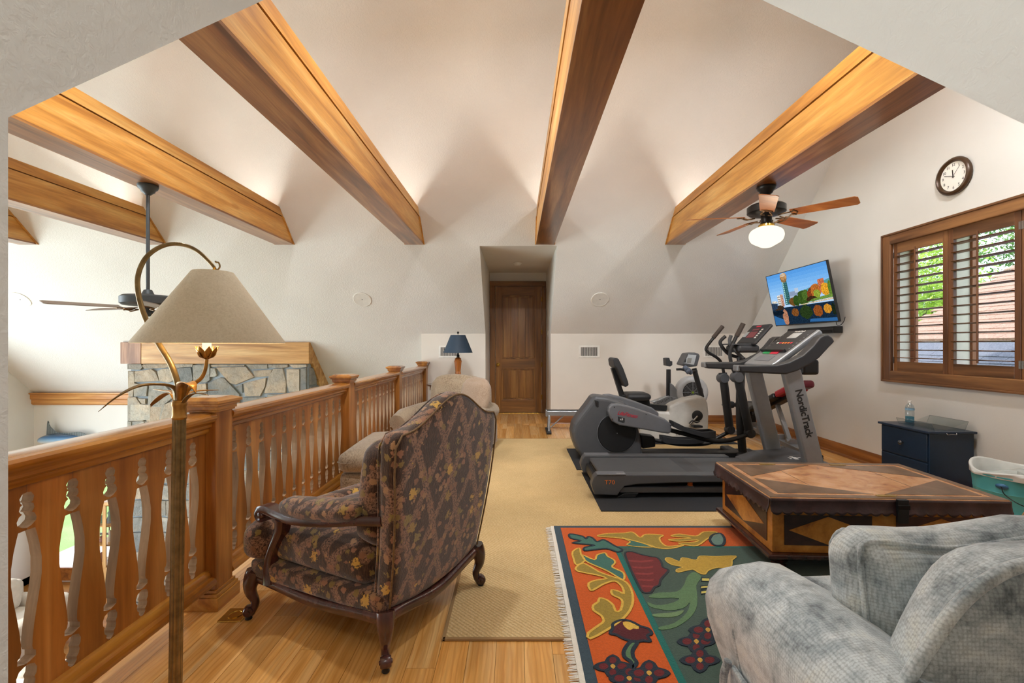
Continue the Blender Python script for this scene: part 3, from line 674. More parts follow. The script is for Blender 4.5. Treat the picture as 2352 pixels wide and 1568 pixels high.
def fan(name, label, X, Y, drop, motor_r, motor_h, blade_mat, a0, R1, lit, m_bronze=m_bronze):
    t = thing('ceiling_fan', label, 'ceiling fan', (X, Y, BZ0), 0)
    MB().lathe([(0.075, 0), (0.078, -0.01), (0.072, -0.03), (0.055, -0.045), (0.05, -0.06), (0.03, -0.075), (0.022, -0.085), (0.0, -0.085)], 28, caps=False).build('canopy', m_bronze, t, smooth=50)
    MB().lathe([(0.014, -0.08), (0.014, -drop)], 12).build('downrod', m_bronze, t, smooth=50)
    zt = -drop
    MB().lathe([(0.014, zt + 0.05), (0.03, zt + 0.045), (0.045, zt + 0.01), (0.055, zt), (motor_r - 0.02, zt - 0.005), (motor_r, zt - 0.02), (motor_r, zt - motor_h + 0.015), (motor_r - 0.02, zt - motor_h), (0.06, zt - motor_h - 0.01), (0, zt - motor_h - 0.01)], 36, caps=False).build('motor', m_bronze, t, smooth=45)
    zb = zt - motor_h - 0.02
    for k in range(5): blade(t, a0 + k * 2 * PI / 5, 0.19, R1, zb, blade_mat)
    MB().lathe([(0.045, zb + 0.02), (0.045, zb - 0.045), (0.05, zb - 0.06), (0.04, zb - 0.075)], 20).build('switch_housing', m_bronze, t, smooth=45)
    if lit:
        MB().lathe([(0.062, zb - 0.07), (0.066, zb - 0.085), (0.058, zb - 0.095)], 24).build('fitter', m_brass, t, smooth=45)
        z0 = zb - 0.09
        g = MB().lathe(spline2([(0.056, z0), (0.080, z0 - 0.006), (0.122, z0 - 0.03), (0.138, z0 - 0.062), (0.136, z0 - 0.098), (0.118, z0 - 0.130), (0.07, z0 - 0.160), (0.035, z0 - 0.178), (0.0, z0 - 0.182)], 4), 48, caps=False).build('glass_shade', None or MATS['opal_glow'], t, smooth=60)
    else:
        MB().tube([(0.05, -0.02, zb - 0.05), (0.05, -0.02, zb - 0.22)], 0.0022, 5).build('pull_chain', m_brass, t)
    return t
emit('opal_glow', (1.0, 0.86, 0.66, 1), 0.85)
lampd = bpy.data.lights.new('fan_bulb', 'POINT'); lampd.energy = 10; lampd.color = (1.0, 0.80, 0.58); lampd.shadow_soft_size = 0.13
m_blw = wood('fan_blade_oak', '#7e3f12', '#9c5a22', '#b0713a', 'x', 1.2, 0.45, 0.1, 0.1)
m_blg = plain('fan_blade_grey', '#8d8177', 0.5)
f1 = fan('ceiling_fan', 'bronze ceiling fan with wooden blades and a lit white glass shade', 2.185, 4.04, 0.16, 0.155, 0.085, m_blw, R(-117), 0.66, True)
lo = bpy.data.objects.new('fan_bulb', lampd); C.objects.link(lo); lo.location = (2.185, 4.04, 1.99); lo.parent = None
fan('ceiling_fan', 'dark ceiling fan on a long stem over the great room', -3.205, 4.01, 0.955, 0.195, 0.09, m_blg, R(165), 0.66, False, plain('fan_slate', '#474d51', .45, .3))

# unseen fill lights added: alcove bowl, glowing discs and spots on the near slope
t = thing('alcove_fill_light', 'added round fill light under the near alcove ceiling', 'light', (0, -0.35, 2.66))  # added to brighten the foreground, not a known fixture
MB().lathe([(.15, 0), (.155, -.012), (.15, -.02)], 32).build('pan', m_white, t, smooth=40)
MB().lathe([(.145, -.02), (.13, -.05), (.08, -.07), (0, -.078)], 32, caps=False).build('glass_bowl', emit('alcove_fill_glow', (.92, .97, 1.0, 1), 36.0), t, smooth=60)
emit('fill_disc_glow', (.95, .98, 1.0, 1), 500.0)
for X, aim, pw, lb in ((-0.51, (-0.75, 5.6, 0.4), 170, 'added fill light on the near slope above the brown armchair'), (1.29, (0.7, 7.5, 0.75), 150, 'added fill light on the near slope above the floral rug'), (2.70, (2.6, 7.5, 0.75), 75, 'added fill light on the near slope by the window wall'), (-2.3, (-3.4, 7.0, 0.9), 60, 'added fill light on the near slope over the great room')):
    t = thing('slope_fill_light', lb, 'light', (X, ns(3.75), 3.75), 0, 'fill lights added on the near slope'); t.rotation_euler = (R(24), 0, 0)  # added to brighten floor and back wall, no such fixtures known
    MB().lathe([(.085, -.002), (.115, -.002), (.115, -.010), (.085, -.014)], 32, caps=False).build('trim_ring', m_white, t, smooth=40)
    MB().lathe([(0, -.006), (.086, -.006)], 32, caps=False).build('lens', MATS['fill_disc_glow'], t)
    d = bpy.data.lights.new('slope_fill_spot', 'SPOT'); d.energy = pw; d.color = (.95, .98, 1.0); d.spot_size = R(62); d.spot_blend = 1.0; d.shadow_soft_size = .2
    o = bpy.data.objects.new('slope_fill_spot', d); C.objects.link(o); o.location = (X, ns(3.75) + .06, 3.72)
    o.rotation_euler = (Vector(aim) - o.location).to_track_quat('-Z', 'Y').to_euler()
# ---------------------------------------------------------------- outdoors: lawn, deck, roof and trees
def grassy():
    t = NT('lawn'); v = t.coord()
    col = t.ramp(t.noise(v, 0.6, 4), [(0.3, '#6f8f52'), (0.5, '#86a566'), (0.7, '#9db57c')]); t.set(color=col, rough=0.9, spec=0.1); t.bump(t.noise(v, 30, 3), 0.5, 0.05); return t.m
m_lawn = grassy()
tag(MB().box(-60, 60, -40, 90, -3.6, -3.45).build('ground', m_lawn), 'green lawn around the house', kind='structure')
k = MB().grid(lambda u, v: Vector((-60 + 58 * u, 13 + 40 * v, -3.44 + 9 * v * v)), 12, 12); tag(k.build('hillside', m_lawn, smooth=60), 'grassy slope behind the deck', kind='structure')
dk = thing('deck', 'grey wooden deck outside the great room door', 'deck', (-8.2, LY + 0.15, LOW))
for i in range(12): MB().box(-1.6, 1.8, i * 0.145, i * 0.145 + 0.138, -0.06, 0.0).build('plank', plain('deck_grey', '#c9c6c2', 0.7), dk)
rg = thing('deck_railing', 'black metal balustrade along the deck', 'railing', (-8.2, LY + 1.9, LOW))
for z in (0.10, 0.95): MB().box(-1.6, 1.8, -0.02, 0.02, z, z + 0.04).build('rail', m_blackm, rg)
bal = MB().box(-0.009, 0.009, -0.009, 0.009, 0.0, 0.96).mesh('baluster'); bal.materials.append(m_blackm)
for i in range(24): link('baluster', bal, rg, loc=(-1.55 + i * 0.14, 0, 0))

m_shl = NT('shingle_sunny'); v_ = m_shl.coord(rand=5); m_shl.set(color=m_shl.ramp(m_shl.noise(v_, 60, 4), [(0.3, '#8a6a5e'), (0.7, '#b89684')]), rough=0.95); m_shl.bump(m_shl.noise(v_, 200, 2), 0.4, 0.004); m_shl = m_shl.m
m_shd = NT('shingle_shaded'); v_ = m_shd.coord(rand=5); m_shd.set(color=m_shd.ramp(m_shd.noise(v_, 60, 4), [(0.3, '#565a66'), (0.7, '#747886')]), rough=0.95); m_shd.bump(m_shd.noise(v_, 200, 2), 0.4, 0.004); m_shd = m_shd.m  # darker blue-grey copy: the house shadow is put into the shingle colour
def roof(name, label, mat, x0, z0, x1, z1, y0, y1, va, vb, rows_from=0):
    """roof plane rising from (x0, z0) to (x1, z1) between depths y0 and y1; loose shingles laid between depths va and vb"""
    t = thing(name, label, 'roof'); d = Vector((x1 - x0, 0, z1 - z0)); L = d.length; d.normalize(); nrm = Vector((-d.z, 0, d.x))
    a, b = Vector((x0, 0, z0)), Vector((x1, 0, z1))
    MB().add([a + Vector((0, y0, 0)), b + Vector((0, y0, 0)), b + Vector((0, y1, 0)), a + Vector((0, y1, 0))] + [q - nrm * 0.08 for q in (a + Vector((0, y0, 0)), b + Vector((0, y0, 0)), b + Vector((0, y1, 0)), a + Vector((0, y1, 0)))],
             [(0, 1, 2, 3), (7, 6, 5, 4), (0, 4, 5, 1), (1, 5, 6, 2), (2, 6, 7, 3), (3, 7, 4, 0)]).build('deck_board', mat, t)
    me = MB().add([(0, 0, 0.004), (0.19, 0, 0.016), (0.19, 0.31, 0.016), (0, 0.31, 0.004), (0, 0, 0), (0.19, 0, 0), (0.19, 0.31, 0), (0, 0.31, 0)], [(0, 1, 2, 3), (0, 4, 5, 1), (1, 5, 6, 2), (2, 6, 7, 3), (3, 7, 4, 0)]).mesh('shingle'); me.materials.append(mat)
    r_ = random.Random(name); n = int((L - 0.05) / 0.15)
    for i in range(rows_from, n):
        y = va - (i % 2) * 0.16
        while y < vb - 0.02:
            p = a + d * (0.15 * i + r_.uniform(-.004, .004))      # thick butt edge points down the slope
            o = link('shingle', me, t); o.location = p + Vector((0, y, 0)) + d * 0.19 + nrm * 0.001
            o.location.y += 0.31; o.rotation_euler = Matrix(((-d.x, 0, nrm.x), (0, -1, 0), (-d.z, 0, nrm.z))).to_euler()
            y += 0.315
    return t
roof('slate_roof', 'shingle roof below the window, its shade painted slate-blue', m_shd, 5.2, 0.42, 6.44, 1.325, 3.0, 9.5, 5.3, 8.2, 4)  # in shade by colour alone; the name also seeds the shingle jitter
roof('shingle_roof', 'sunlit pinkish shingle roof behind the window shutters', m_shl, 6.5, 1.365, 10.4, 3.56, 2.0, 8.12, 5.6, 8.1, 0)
def leafmat(name, a, b, c):
    t = NT(name); v = t.coord(); col = t.ramp(t.noise(v, 1.4, 3), [(0.3, a), (0.5, b), (0.72, c)])
    d = t.n('BsdfDiffuse'); tr = t.n('BsdfTranslucent'); mx = t.n('MixShader', Fac=0.45); t.l(col, d.inputs['Color']); t.l(col, tr.inputs['Color'])
    t.l(d.outputs[0], mx.inputs[1]); t.l(tr.outputs[0], mx.inputs[2]); t.l(mx.outputs[0], t.out.inputs['Surface']); return t.m
m_lf1 = leafmat('leaf_bright', '#6a9238', '#a8c65a', '#dbe67e'); m_lf2 = leafmat('leaf_deep', '#3d6a3a', '#64964e', '#9abb6e')
m_bark = plain('bark', '#5a4a3c', 0.95)
def tree(label, X, Y, zc, rx, rz, mat, seed, n=11000):
    t = thing('tree', label, 'tree', (X, Y, -3.45), 0, 'trees beyond the roofs'); r_ = random.Random(seed)
    MB().tube([(0, 0, 0), (0.1, 0.05, 2.5), (0.0, -0.05, zc + 3.45)], [0.28, 0.2, 0.1], 9).build('tree_trunk', m_bark, t, smooth=60)
    cl = [(r_.gauss(0, .42) * rx, r_.gauss(0, .42) * rx, zc + 3.45 + r_.gauss(0, .42) * rz) for _ in range(34)]
    k = MB(); vs = []; fs = []
    for i in range(n):
        c = cl[r_.randrange(34)]; p = Vector((c[0] + r_.gauss(0, .3), c[1] + r_.gauss(0, .34), c[2] + r_.gauss(0, .26)))
        a = Vector((r_.gauss(0, 1), r_.gauss(0, 1), r_.gauss(0, .6))).normalized(); b = a.cross(Vector((r_.random() - .5, r_.random() - .5, 1))).normalized(); s_ = r_.uniform(.035, .08)
        j = len(vs); vs += [p - a * s_, p + b * s_ * .5, p + a * s_, p - b * s_ * .5]; fs.append((j, j + 1, j + 2, j + 3))
    k.add(vs, fs); o = k.build('foliage', mat, t); o['kind'] = 'stuff'
tree('bright yellow-green tree closest behind the sunlit roof', 10.2, 11.5, 2.2, 1.75, 2.3, m_lf1, 1)
tree('deep green tree with a high crown behind the yellow-green one', 16.8, 15.4, 5.2, 2.7, 3.2, m_lf2, 2)
tree('deep green tree farthest beyond the roofs', 22.0, 27.0, 5.2, 3.0, 3.6, m_lf2, 3)

# ---------------------------------------------------------------- great room: chimney, french door, cabinet, fish, sofa
FPY, FX0, FX1 = 7.735, -6.49, -3.508
m_mort = plain('mortar', '#98a3ab', 0.95, bump=0.5)
def stonem():
    t = NT('field_stone'); v = t.coord(rand=9)
    col = t.ramp(t.noise(v, 2.2, 5, 0.6, 0.5), [(0.3, '#a0a6a8'), (0.48, '#bdbdb8'), (0.6, '#cbc3b6'), (0.75, '#d8d4cc')])
    oi = t.n('ObjectInfo'); tn = t.ramp(oi.outputs['Random'], [(0.0, '#a9adb0'), (0.35, '#d2d0ca'), (0.6, '#e0d2c2'), (1.0, '#f2ede4')])
    sp = t.ramp(t.noise(v, 15, 5, .7), [(0.36, '#8a8680'), (0.5, '#ffffff')])
    t.set(color=t.mix(0.3, t.mix(1.0, col, tn, 'MULTIPLY'), sp, 'MULTIPLY'), rough=0.92, spec=0.2); t.bump(t.noise(v, 11, 6, .65), 0.9, 0.03); return t.m
m_stone = stonem()
fp = thing('stone_chimney', 'grey fieldstone chimney under a thick timber mantel in the great room', 'chimney', ((FX0 + FX1) / 2, FPY, LOW))
ox = (FX0 + FX1) / 2
MB().prism([(0.03, 0), (LY - FPY - 0.01, 0), (LY - FPY - 0.01, LZ - LOW), (sl(0.97) - FPY, 0.97 - LOW), (0.03, 0.97 - LOW)], 'x', FX0 - ox, FX1 - ox).build('mortar_core', m_mort, fp)
def stone(poly_xz, d, y0=0.032):
    cx = sum(p[0] for p in poly_xz) / len(poly_xz); cz = sum(p[1] for p in poly_xz) / len(poly_xz)
    k = MB(); n = len(poly_xz); ins = 0.965
    poly_xz = [(cx + (p[0] - cx) * 1.075, cz + (p[1] - cz) * 1.075) for p in poly_xz]
    f0 = [(p[0], y0, p[1]) for p in poly_xz]; f1 = [(p[0], y0 - d * .6, p[1]) for p in poly_xz]; f2 = [(cx + (p[0] - cx) * ins, y0 - d, cz + (p[1] - cz) * ins) for p in poly_xz]
    fs = [(i, (i + 1) % n, n + (i + 1) % n, n + i) for i in range(n)] + [(n + i, n + (i + 1) % n, 2 * n + (i + 1) % n, 2 * n + i) for i in range(n)] + [tuple(range(2 * n, 3 * n))]
    k.add(f0 + f1 + f2, fs); return k.build('stone', m_stone, fp, smooth=50)
ST = [[(110,305),(250,305),(260,340),(240,362),(110,358)],[(275,308),(590,303),(585,330),(470,345),(290,352),(265,325)],[(600,303),(800,305),(790,330),(600,345)],[(110,385),(168,388),(175,500),(160,640),(115,640)],
 [(190,385),(360,360),(400,390),(440,480),(190,490)],[(425,380),(470,360),(590,350),(600,470),(540,495),(450,480)],[(610,350),(770,345),(790,460),(770,500),(640,495)],[(805,320),(975,305),(975,470),(940,495),(810,490)],
 [(990,310),(1340,310),(1330,326),(1080,330),(1000,335)],[(990,350),(1032,352),(1050,420),(1035,435),(985,440)],[(1050,345),(1350,334),(1435,440),(1250,515),(1190,500),(1080,380)],[(1360,308),(1580,308),(1580,350),(1420,358)],
 [(1600,308),(1800,308),(1800,335),(1740,345),(1605,340)],[(1825,308),(2000,308),(2000,335),(1870,345)],[(1440,375),(1630,365),(1610,430),(1455,440)],[(1560,605),(1600,450),(1650,362),(1745,355),(1780,500),(1775,600)],
 [(1797,365),(1925,365),(1925,595),(1820,590),(1797,500)],[(1945,355),(2000,350),(2000,580),(1945,580)],[(1340,510),(1570,455),(1560,540),(1510,640),(1360,640)],[(965,510),(1090,455),(1130,460),(1285,625),(1285,740),(970,740)],
 [(840,520),(940,510),(950,600),(860,610)],[(1245,540),(1320,518),(1320,605),(1300,592)],[(185,510),(320,540),(310,640),(185,640)],[(340,520),(480,515),(600,640),(490,730),(325,735)],[(110,665),(190,660),(285,800),(270,900),(110,905)],
 [(305,755),(460,765),(430,925),(310,920)],[(500,735),(610,690),(700,740),(690,920),(455,920)],[(225,668),(300,672),(300,725),(262,720)],[(1335,660),(1560,655),(1570,680),(1480,735),(1335,740)],[(1590,630),(1740,625),(1745,700),(1600,700)],
 [(160,955),(280,915),(290,940),(300,1000),(160,1000)],[(720,560),(830,620),(950,615),(950,740),(720,740)],[(110,912),(150,920),(145,1000),(110,1000)],[(620,520),(720,515),(710,550),(700,720),(610,660)],[(1760,620),(1990,600),(1990,740),(1770,740)],[(1300,760),(1760,720),(1760,860),(1300,860)],[(720,760),(1280,760),(1280,860),(720,860)]]
rs = random.Random(7)
for pl in ST:
    q = []
    for a, b in pl:
        p = px(270 + a / 4.612, 770 + b / 4.612, FPY); q.append((p.x - ox, p.z - LOW))
    stone(q[::-1], rs.uniform(0.03, 0.055))
z = 0.30 - LOW                          # lower courses
while z > 0.05:
    h = rs.uniform(0.22, 0.36); z0 = max(0.01, z - h); x = FX0 - ox + 0.01
    while x < FX1 - ox - 0.05:
        w = min(rs.uniform(0.25, 0.55), FX1 - ox - x - 0.01)
        j = lambda: rs.uniform(-.022, .022)
        if not (0.15 < (x + w / 2 + ox + 5.0) + .62 < 1.1 and z0 < 0.95): stone([(x + .012, z0 + .012 + abs(j())), (x + w - .014, z0 + .012 + abs(j())), (x + w - .014 + j() * .3, z - .014 - abs(j())), (x + w * .5, z - .012), (x + .012, z - .014 - abs(j()))], rs.uniform(.03, .05))
        x += w
    z = z0
for y0, y1, z0, z1 in ((0.05, 0.30, 0.60, 0.90), (0.05, 0.42, 0.30, 0.58), (0.05, 0.55, 0.0, 0.28), (0.46, 0.70, 0.3, 0.44)):   # stones of the side face
    MB().box(FX1 - ox - 0.01, FX1 - ox + 0.03, y0, y1, z0 - LOW, z1 - LOW).build('stone', m_stone, fp, bevel=0.015)
m_mant = wood('mantel_timber', '#9a6a34', '#c49354', '#dcb47a', 'x', 0.9, 0.5, 0.1, 0.05, 0.6)
MB().box(px(327, 0, 7.7).x - ox, FX1 + 0.052 - ox, -0.06, 0.1, 0.974 - LOW, 1.332 - LOW).build('mantel_beam', m_mant, fp, bevel=0.006)
MB().box(-6.594 - ox, px(326.5, 0, 7.7).x - ox, -0.062, 0.9, 0.974 - LOW, 1.332 - LOW).build('mantel_end', wood('mantel_end_wood', '#7a5030', '#a07250', '#b98d6a', 'z', 1.2, 0.5, 0.1, 0.05), fp, bevel=0.006)
MB().prism([(0.10, 0.974 - LOW), (0.10, 1.315 - LOW), (sl(0.42) - FPY - 0.004, 0.42 - LOW), (8.64 - 0.42 - FPY, 0.42 - LOW)], 'x', FX1 + 0.002 - ox, FX1 + 0.05 - ox).build('rake_board', m_mant, fp)

w_ = thing('door_2', 'glazed wooden french doors of the great room', None, ((GD[0] + GD[1]) / 2, LY, GD[2])); tag(w_, kind='structure')
hw_, hh = (GD[1] - GD[0]) / 2, GD[3] - GD[2]
for a, b in ((-hw_, -0.02), (0.02, hw_)):
    k = MB()
    for x0, x1, z0, z1 in ((a, a + 0.1, 0, hh), (b - 0.1, b, 0, hh), (a, b, 0, 0.24), (a, b, hh - 0.11, hh)): k.box(x0, x1, -0.02, 0.025, z0, z1)
    f_ = k.build('door_leaf', MATS['baseboard_wood'], w_, bevel=0.004); MB().box(a + 0.1, b - 0.1, -0.002, 0.002, 0.24, hh - 0.11).build('pane', m_pane, f_)
k = MB()
for x0, x1, z0, z1 in ((-hw_ - 0.09, -hw_, 0, hh + 0.09), (hw_, hw_ + 0.09, 0, hh + 0.09), (-hw_, hw_, hh, hh + 0.09)): k.box(x0, x1, -0.03, 0, z0, z1)
k.build('casing', MATS['baseboard_wood'], w_)
tag(MB().sweep([(-u, w) for u, w in BP], [(FX0 - 0.02, LY, LOW), (GD[1] + 0.1, LY, LOW)], up=(0, 0, 1)).build('baseboard_great_room', m_basex), 'dark baseboard of the great room', kind='structure')
tag(MB().sweep([(u, w) for u, w in BP], [(LX, LY, LOW), (LX, 0, LOW)], up=(0, 0, 1)).build('baseboard_gable', m_base), 'dark baseboard along the gable wall', kind='structure')

m_pine = wood('cabinet_oak', '#a8743a', '#cf9c5c', '#e2b981', 'z', 1, 0.4, 0.2, 0.05)
cb = thing('display_cabinet', 'light oak display cabinet with glass door full of keepsakes in the great room', 'cabinet', (-7.30, 8.36, LOW))
cw, cd, ch = 0.47, 0.19, 1.6
for x in (-cw, cw - 0.05): MB().box(x, x + 0.05, -cd, cd, 0, ch).build('side', m_pine, cb, bevel=0.004)
MB().box(-cw - 0.03, cw + 0.03, -cd - 0.03, cd, ch, ch + 0.06).build('cornice', m_pine, cb, bevel=0.01); MB().box(-cw + 0.05, cw - 0.05, -cd, cd, 0, 0.5).build('base', m_pine, cb)
for z in (0.5, 0.86, 1.2, ch - 0.03): MB().box(-cw + 0.05, cw - 0.05, -cd + 0.04, cd, z, z + 0.02).build('shelf', m_pine, cb)
MB().box(-0.03, 0.03, -cd - 0.01, -cd + 0.01, 0.5, ch).build('stile', m_pine, cb); MB().box(-cw + 0.05, cw - 0.05, -cd + 0.012, -cd + 0.016, 0.52, ch - 0.03).build('glass_door', m_pane, cb)
rk = random.Random(3)
for z in (0.52, 0.88, 1.22):
    for i in range(6):
        x = -0.36 + i * 0.145; r_ = rk.uniform(.03, .05); hh_ = rk.uniform(.1, .24); c = rk.choice(('#6b5a52', '#8f8a84', '#b5a48c', '#4c4f58', '#7a4638'))
        tag(MB().lathe([(r_, 0), (r_ * 1.1, hh_ * .3), (r_ * .6, hh_ * .6), (r_ * .8, hh_ * .85), (r_ * .3, hh_)], 12).build('figurine', plain('figurine_' + c[1:], c, 0.5), loc=(-7.30 + x, 8.36, LOW + z), smooth=60), '%s ornament on the %s shelf of the oak display cabinet' % ({'#6b5a52': 'brown', '#8f8a84': 'grey', '#b5a48c': 'tan', '#4c4f58': 'slate', '#7a4638': 'russet'}[c], {0.52: 'lowest', 0.88: 'middle', 1.22: 'highest'}[z]), 'ornament', 'ornaments in the display cabinet')

m_fish = NT('fish_skin'); v_ = m_fish.coord(out='Generated'); sep = m_fish.n('SeparateXYZ'); m_fish.l(v_, sep.inputs[0])
m_fish.set(color=m_fish.ramp(sep.outputs['Z'], [(0.25, '#dfe6ec'), (0.5, '#8fb4d2'), (0.75, '#3f6f9c'), (1.0, '#27445f')]), rough=0.25, coat=0.5); m_fish = m_fish.m
m_fin = NT('fin_ribbed'); v_ = m_fin.coord((1, 1, 1)); wv = m_fin.n('TexWave', Scale=16.0, Distortion=0.6); m_fin.l(v_, wv.inputs['Vector'])
m_fin.set(color=m_fin.ramp(wv.outputs['Fac'], [(0.3, '#23282c'), (0.6, '#8c9494')]), rough=0.4); m_fin = m_fin.m
fs_ = thing('mounted_fish', 'mounted blue game fish with a dark ribbed fin on the great room wall', 'fish', (-8.22, LY - 0.12, -0.49))
MB().sweep([(0.09 * math.cos(2 * PI * i / 14), math.sin(2 * PI * i / 14) * 0.16) for i in range(14)], spline([(-0.62, 0, 0.0), (-0.5, 0, 0.03), (-0.3, 0, 0.05), (0, 0, 0.03), (0.3, 0, -0.02), (0.62, 0, -0.05)], 4), up=(0, 1, 0), scale=[0.18 + 0.85 * math.sin(PI * min(1, max(0.0, i / 20)) ** 0.75) for i in range(21)]).build('body', m_fish, fs_, smooth=70)
def fin(pts, nm): MB().prism(pts, 'y', -0.006, 0.006).build(nm, m_fin, fs_)
fin(spline2([(-0.50, 0.02), (-0.47, 0.37), (-0.42, 0.27), (-0.30, 0.17), (-0.1, 0.155), (0.12, 0.165), (0.24, 0.12), (0.25, 0.05)], 5), 'dorsal_fin'); fin([(0.58, -0.05), (0.80, 0.18), (0.72, -0.05), (0.80, -0.28)], 'tail_fin'); fin([(-0.25, -0.08), (-0.12, -0.24), (-0.05, -0.09)], 'belly_fin')
MB().lathe([(0.0, 0.0), (0.025, -0.01), (0.03, -0.02)], 12, M=Matrix.Translation((-0.46, -0.07, 0.03)) @ Matrix.Rotation(R(-90), 4, 'X'), caps=False).build('eye', m_black, fs_, smooth=60)

def bigsofa(label, X, Y, rz, L):
    t = thing('sofa', label, 'sofa', (X, Y, LOW), rz, 'pale sofas in the great room'); mm = plain('pale_linen', '#d9d0c4', 0.9, bump=0.3)
    MB().cushion(L, 0.9, 0.3, 0.05, 0.0, c=(0, 0, 0.22)).build('base', mm, t, smooth=60)
    for x in (-L / 2 + 0.11, L / 2 - 0.11): MB().cushion(0.22, 0.92, 0.58, 0.09, 0.02, c=(x, 0, 0.35)).build('arm', mm, t, smooth=60)
    MB().cushion(L - 0.1, 0.26, 0.85, 0.1, 0.02, c=(0, 0.36, 0.46)).build('back', mm, t, smooth=60)
    n = 3
    for i in range(n):
        x = (i - (n - 1) / 2) * (L - 0.46) / n; w = (L - 0.48) / n
        MB().cushion(w, 0.62, 0.18, 0.06, 0.03, c=(x, -0.1, 0.45)).build('seat_cushion', mm, t, smooth=60); MB().cushion(w, 0.2, 0.44, 0.09, 0.05, c=(x, 0.18, 0.74)).build('back_cushion', mm, t, smooth=60)
bigsofa('pale upholstered sofa nearest the french doors in the great room', -7.3, 6.1, R(90), 2.1)
bigsofa('pale upholstered sofa facing the stone chimney in the great room', -4.9, 5.2, R(180), 2.2)
# ---------------------------------------------------------------- rugs
def woven(name, a, b, c, sx=90, sy=160, bump=0.5):
    t = NT(name); v = t.coord(); col = t.ramp(t.noise(v, 140, 3, .7), [(0.25, a), (0.5, b), (0.75, c)])
    big = t.ramp(t.noise(v, 1.6, 3), [(0.35, '#d8d8d8'), (0.65, '#ffffff')])
    w1_ = t.n('TexWave', Scale=sx * 0.3, Distortion=1.5); w1_.bands_direction = 'DIAGONAL'; t.l(v, w1_.inputs['Vector'])
    col = t.mix(0.35, col, t.ramp(w1_.outputs['Fac'], [(0.2, '#b0a890'), (0.7, '#ffffff')]), 'MULTIPLY')
    t.set(color=t.mix(0.5, col, big, 'MULTIPLY'), rough=0.95, spec=0.1); t.bump(w1_.outputs['Fac'], bump, 0.004); return t.m
sg = thing('seagrass_rug', 'large tan seagrass rug with a bound edge under the exercise machines', 'rug', (0, 0, 0))
SX0, SX1, SY0, SY1 = -0.322, 2.88, 2.0, 6.30
MB().box(SX0, SX1, SY0, SY1, 0.0005, 0.009).build('field', woven('seagrass', '#c2a06a', '#dcbd8a', '#ecd6a8'), sg)
k = MB()
for a, b, c, d in ((SX0 - 0.004, SX0 + 0.012, SY0 - 0.004, SY1 + 0.004), (SX1 - 0.012, SX1 + 0.004, SY0 - 0.004, SY1 + 0.004), (SX0, SX1, SY0 - 0.004, SY0 + 0.012), (SX0, SX1, SY1 - 0.012, SY1 + 0.004)): k.box(a, b, c, d, 0.0005, 0.0105)
k.build('binding', plain('rug_binding', '#9a7a50', 0.9), sg, bevel=0.002)

def pile(name, col, var=0.18):
    t = NT(name); v = t.coord(); c = hexc(col); f = t.noise(v, 90, 4, .75)
    t.set(color=t.ramp(f, [(0.3, tuple(x * (1 - var) for x in c[:3]) + (1,)), (0.7, tuple(min(1, x * (1 + var)) for x in c[:3]) + (1,))]), rough=1.0, spec=0.05, sheen=0.2); t.bump(t.noise(v, 260, 3), 0.6, 0.004); return t.m
cr = thing('floral_rug', 'wool rug with orange border, scrolling leaves and white fringe', 'rug', (0, 0, 0))
QX, QY, QZ = 0.258, 3.225, 0.0095
m_navy, m_org, m_teal, m_fieldg = pile('wool_navy', '#3c4d58'), pile('wool_orange', '#c95a20'), pile('wool_teal', '#1f6a62'), pile('wool_slate', '#45584f')
MB().box(QX, 3.08, 0.62, QY, QZ, QZ + 0.010).build('ground_pile', m_navy, cr)
MB().box(QX + 0.045, 3.03, 0.67, QY - 0.040, QZ + 0.010, QZ + 0.0125).build('border', m_org, cr)
MB().box(QX + 0.345, 2.74, 0.9, QY - 0.335, QZ + 0.0125, QZ + 0.0135).build('guard_band', m_teal, cr)
MB().box(QX + 0.375, 2.71, 0.95, QY - 0.355, QZ + 0.0135, QZ + 0.0145).build('centre_field', m_fieldg, cr)
WC = {}
def wc(c):
    if c not in WC: WC[c] = pile('wool_' + c.strip('#'), c)
    return WC[c]
mz = [QZ + 0.0148]
def motif(nm, pts, fill, edge=None, ew=0.011, smooth_n=4, crop=True):
    P = [fl(1240 + x / 4.148, 1190 + y / 4.148, 0.024) for x, y in pts]; z = mz[0]; mz[0] += 0.00006
    o2 = spline2([(p.x, p.y) for p in P], smooth_n, True)
    k = MB().prism(o2, 'z', z - 0.003, z + 0.001); o = k.build(nm, wc(fill), cr)
    if edge: MB().sweep([(-ew / 2, 0), (ew / 2, 0), (ew / 2, 0.0022), (-ew / 2, 0.0022)], [(a, b, z) for a, b in o2], closed=True, up=(0, 0, 1)).build('outline', wc(edge), o)
    return o
YE, OL, TL, MR, NV, GR, GD2 = '#d9b04c', '#9a8238', '#3f6d62', '#6a2226', '#22303c', '#5d7c58', '#b8963c'
motif('leaf', [(285,150),(405,172),(438,198),(462,175),(505,190),(545,225),(600,205),(650,225),(710,262),(785,300),(740,322),(640,290),(520,300),(425,308),(430,278),(520,258),(440,248),(310,235),(390,215),(295,190)], TL, NV, 0.014, 3)
motif('leaf', [(550,172),(640,148),(800,142),(885,135),(955,185),(1010,155),(1170,162),(1140,190),(1160,235),(1220,268),(1370,258),(1240,290),(1100,280),(960,232),(760,190)], OL, YE)
motif('leaf_shade', [(780,185),(960,235),(1090,272),(960,275),(830,255),(860,225)], TL, YE, 0.008)
motif('leaf', [(1225,205),(1330,222),(1500,208),(1480,228),(1320,240),(1400,256),(1500,262),(1590,200),(1690,135),(1560,132),(1490,172),(1330,152),(1250,170),(1340,180),(1440,192)], OL, YE, 0.011, 3)
motif('blossom', [(1620,205),(1650,160),(1720,145),(1760,200),(1740,255),(1660,255)], '#6d8a80', NV, 0.016)
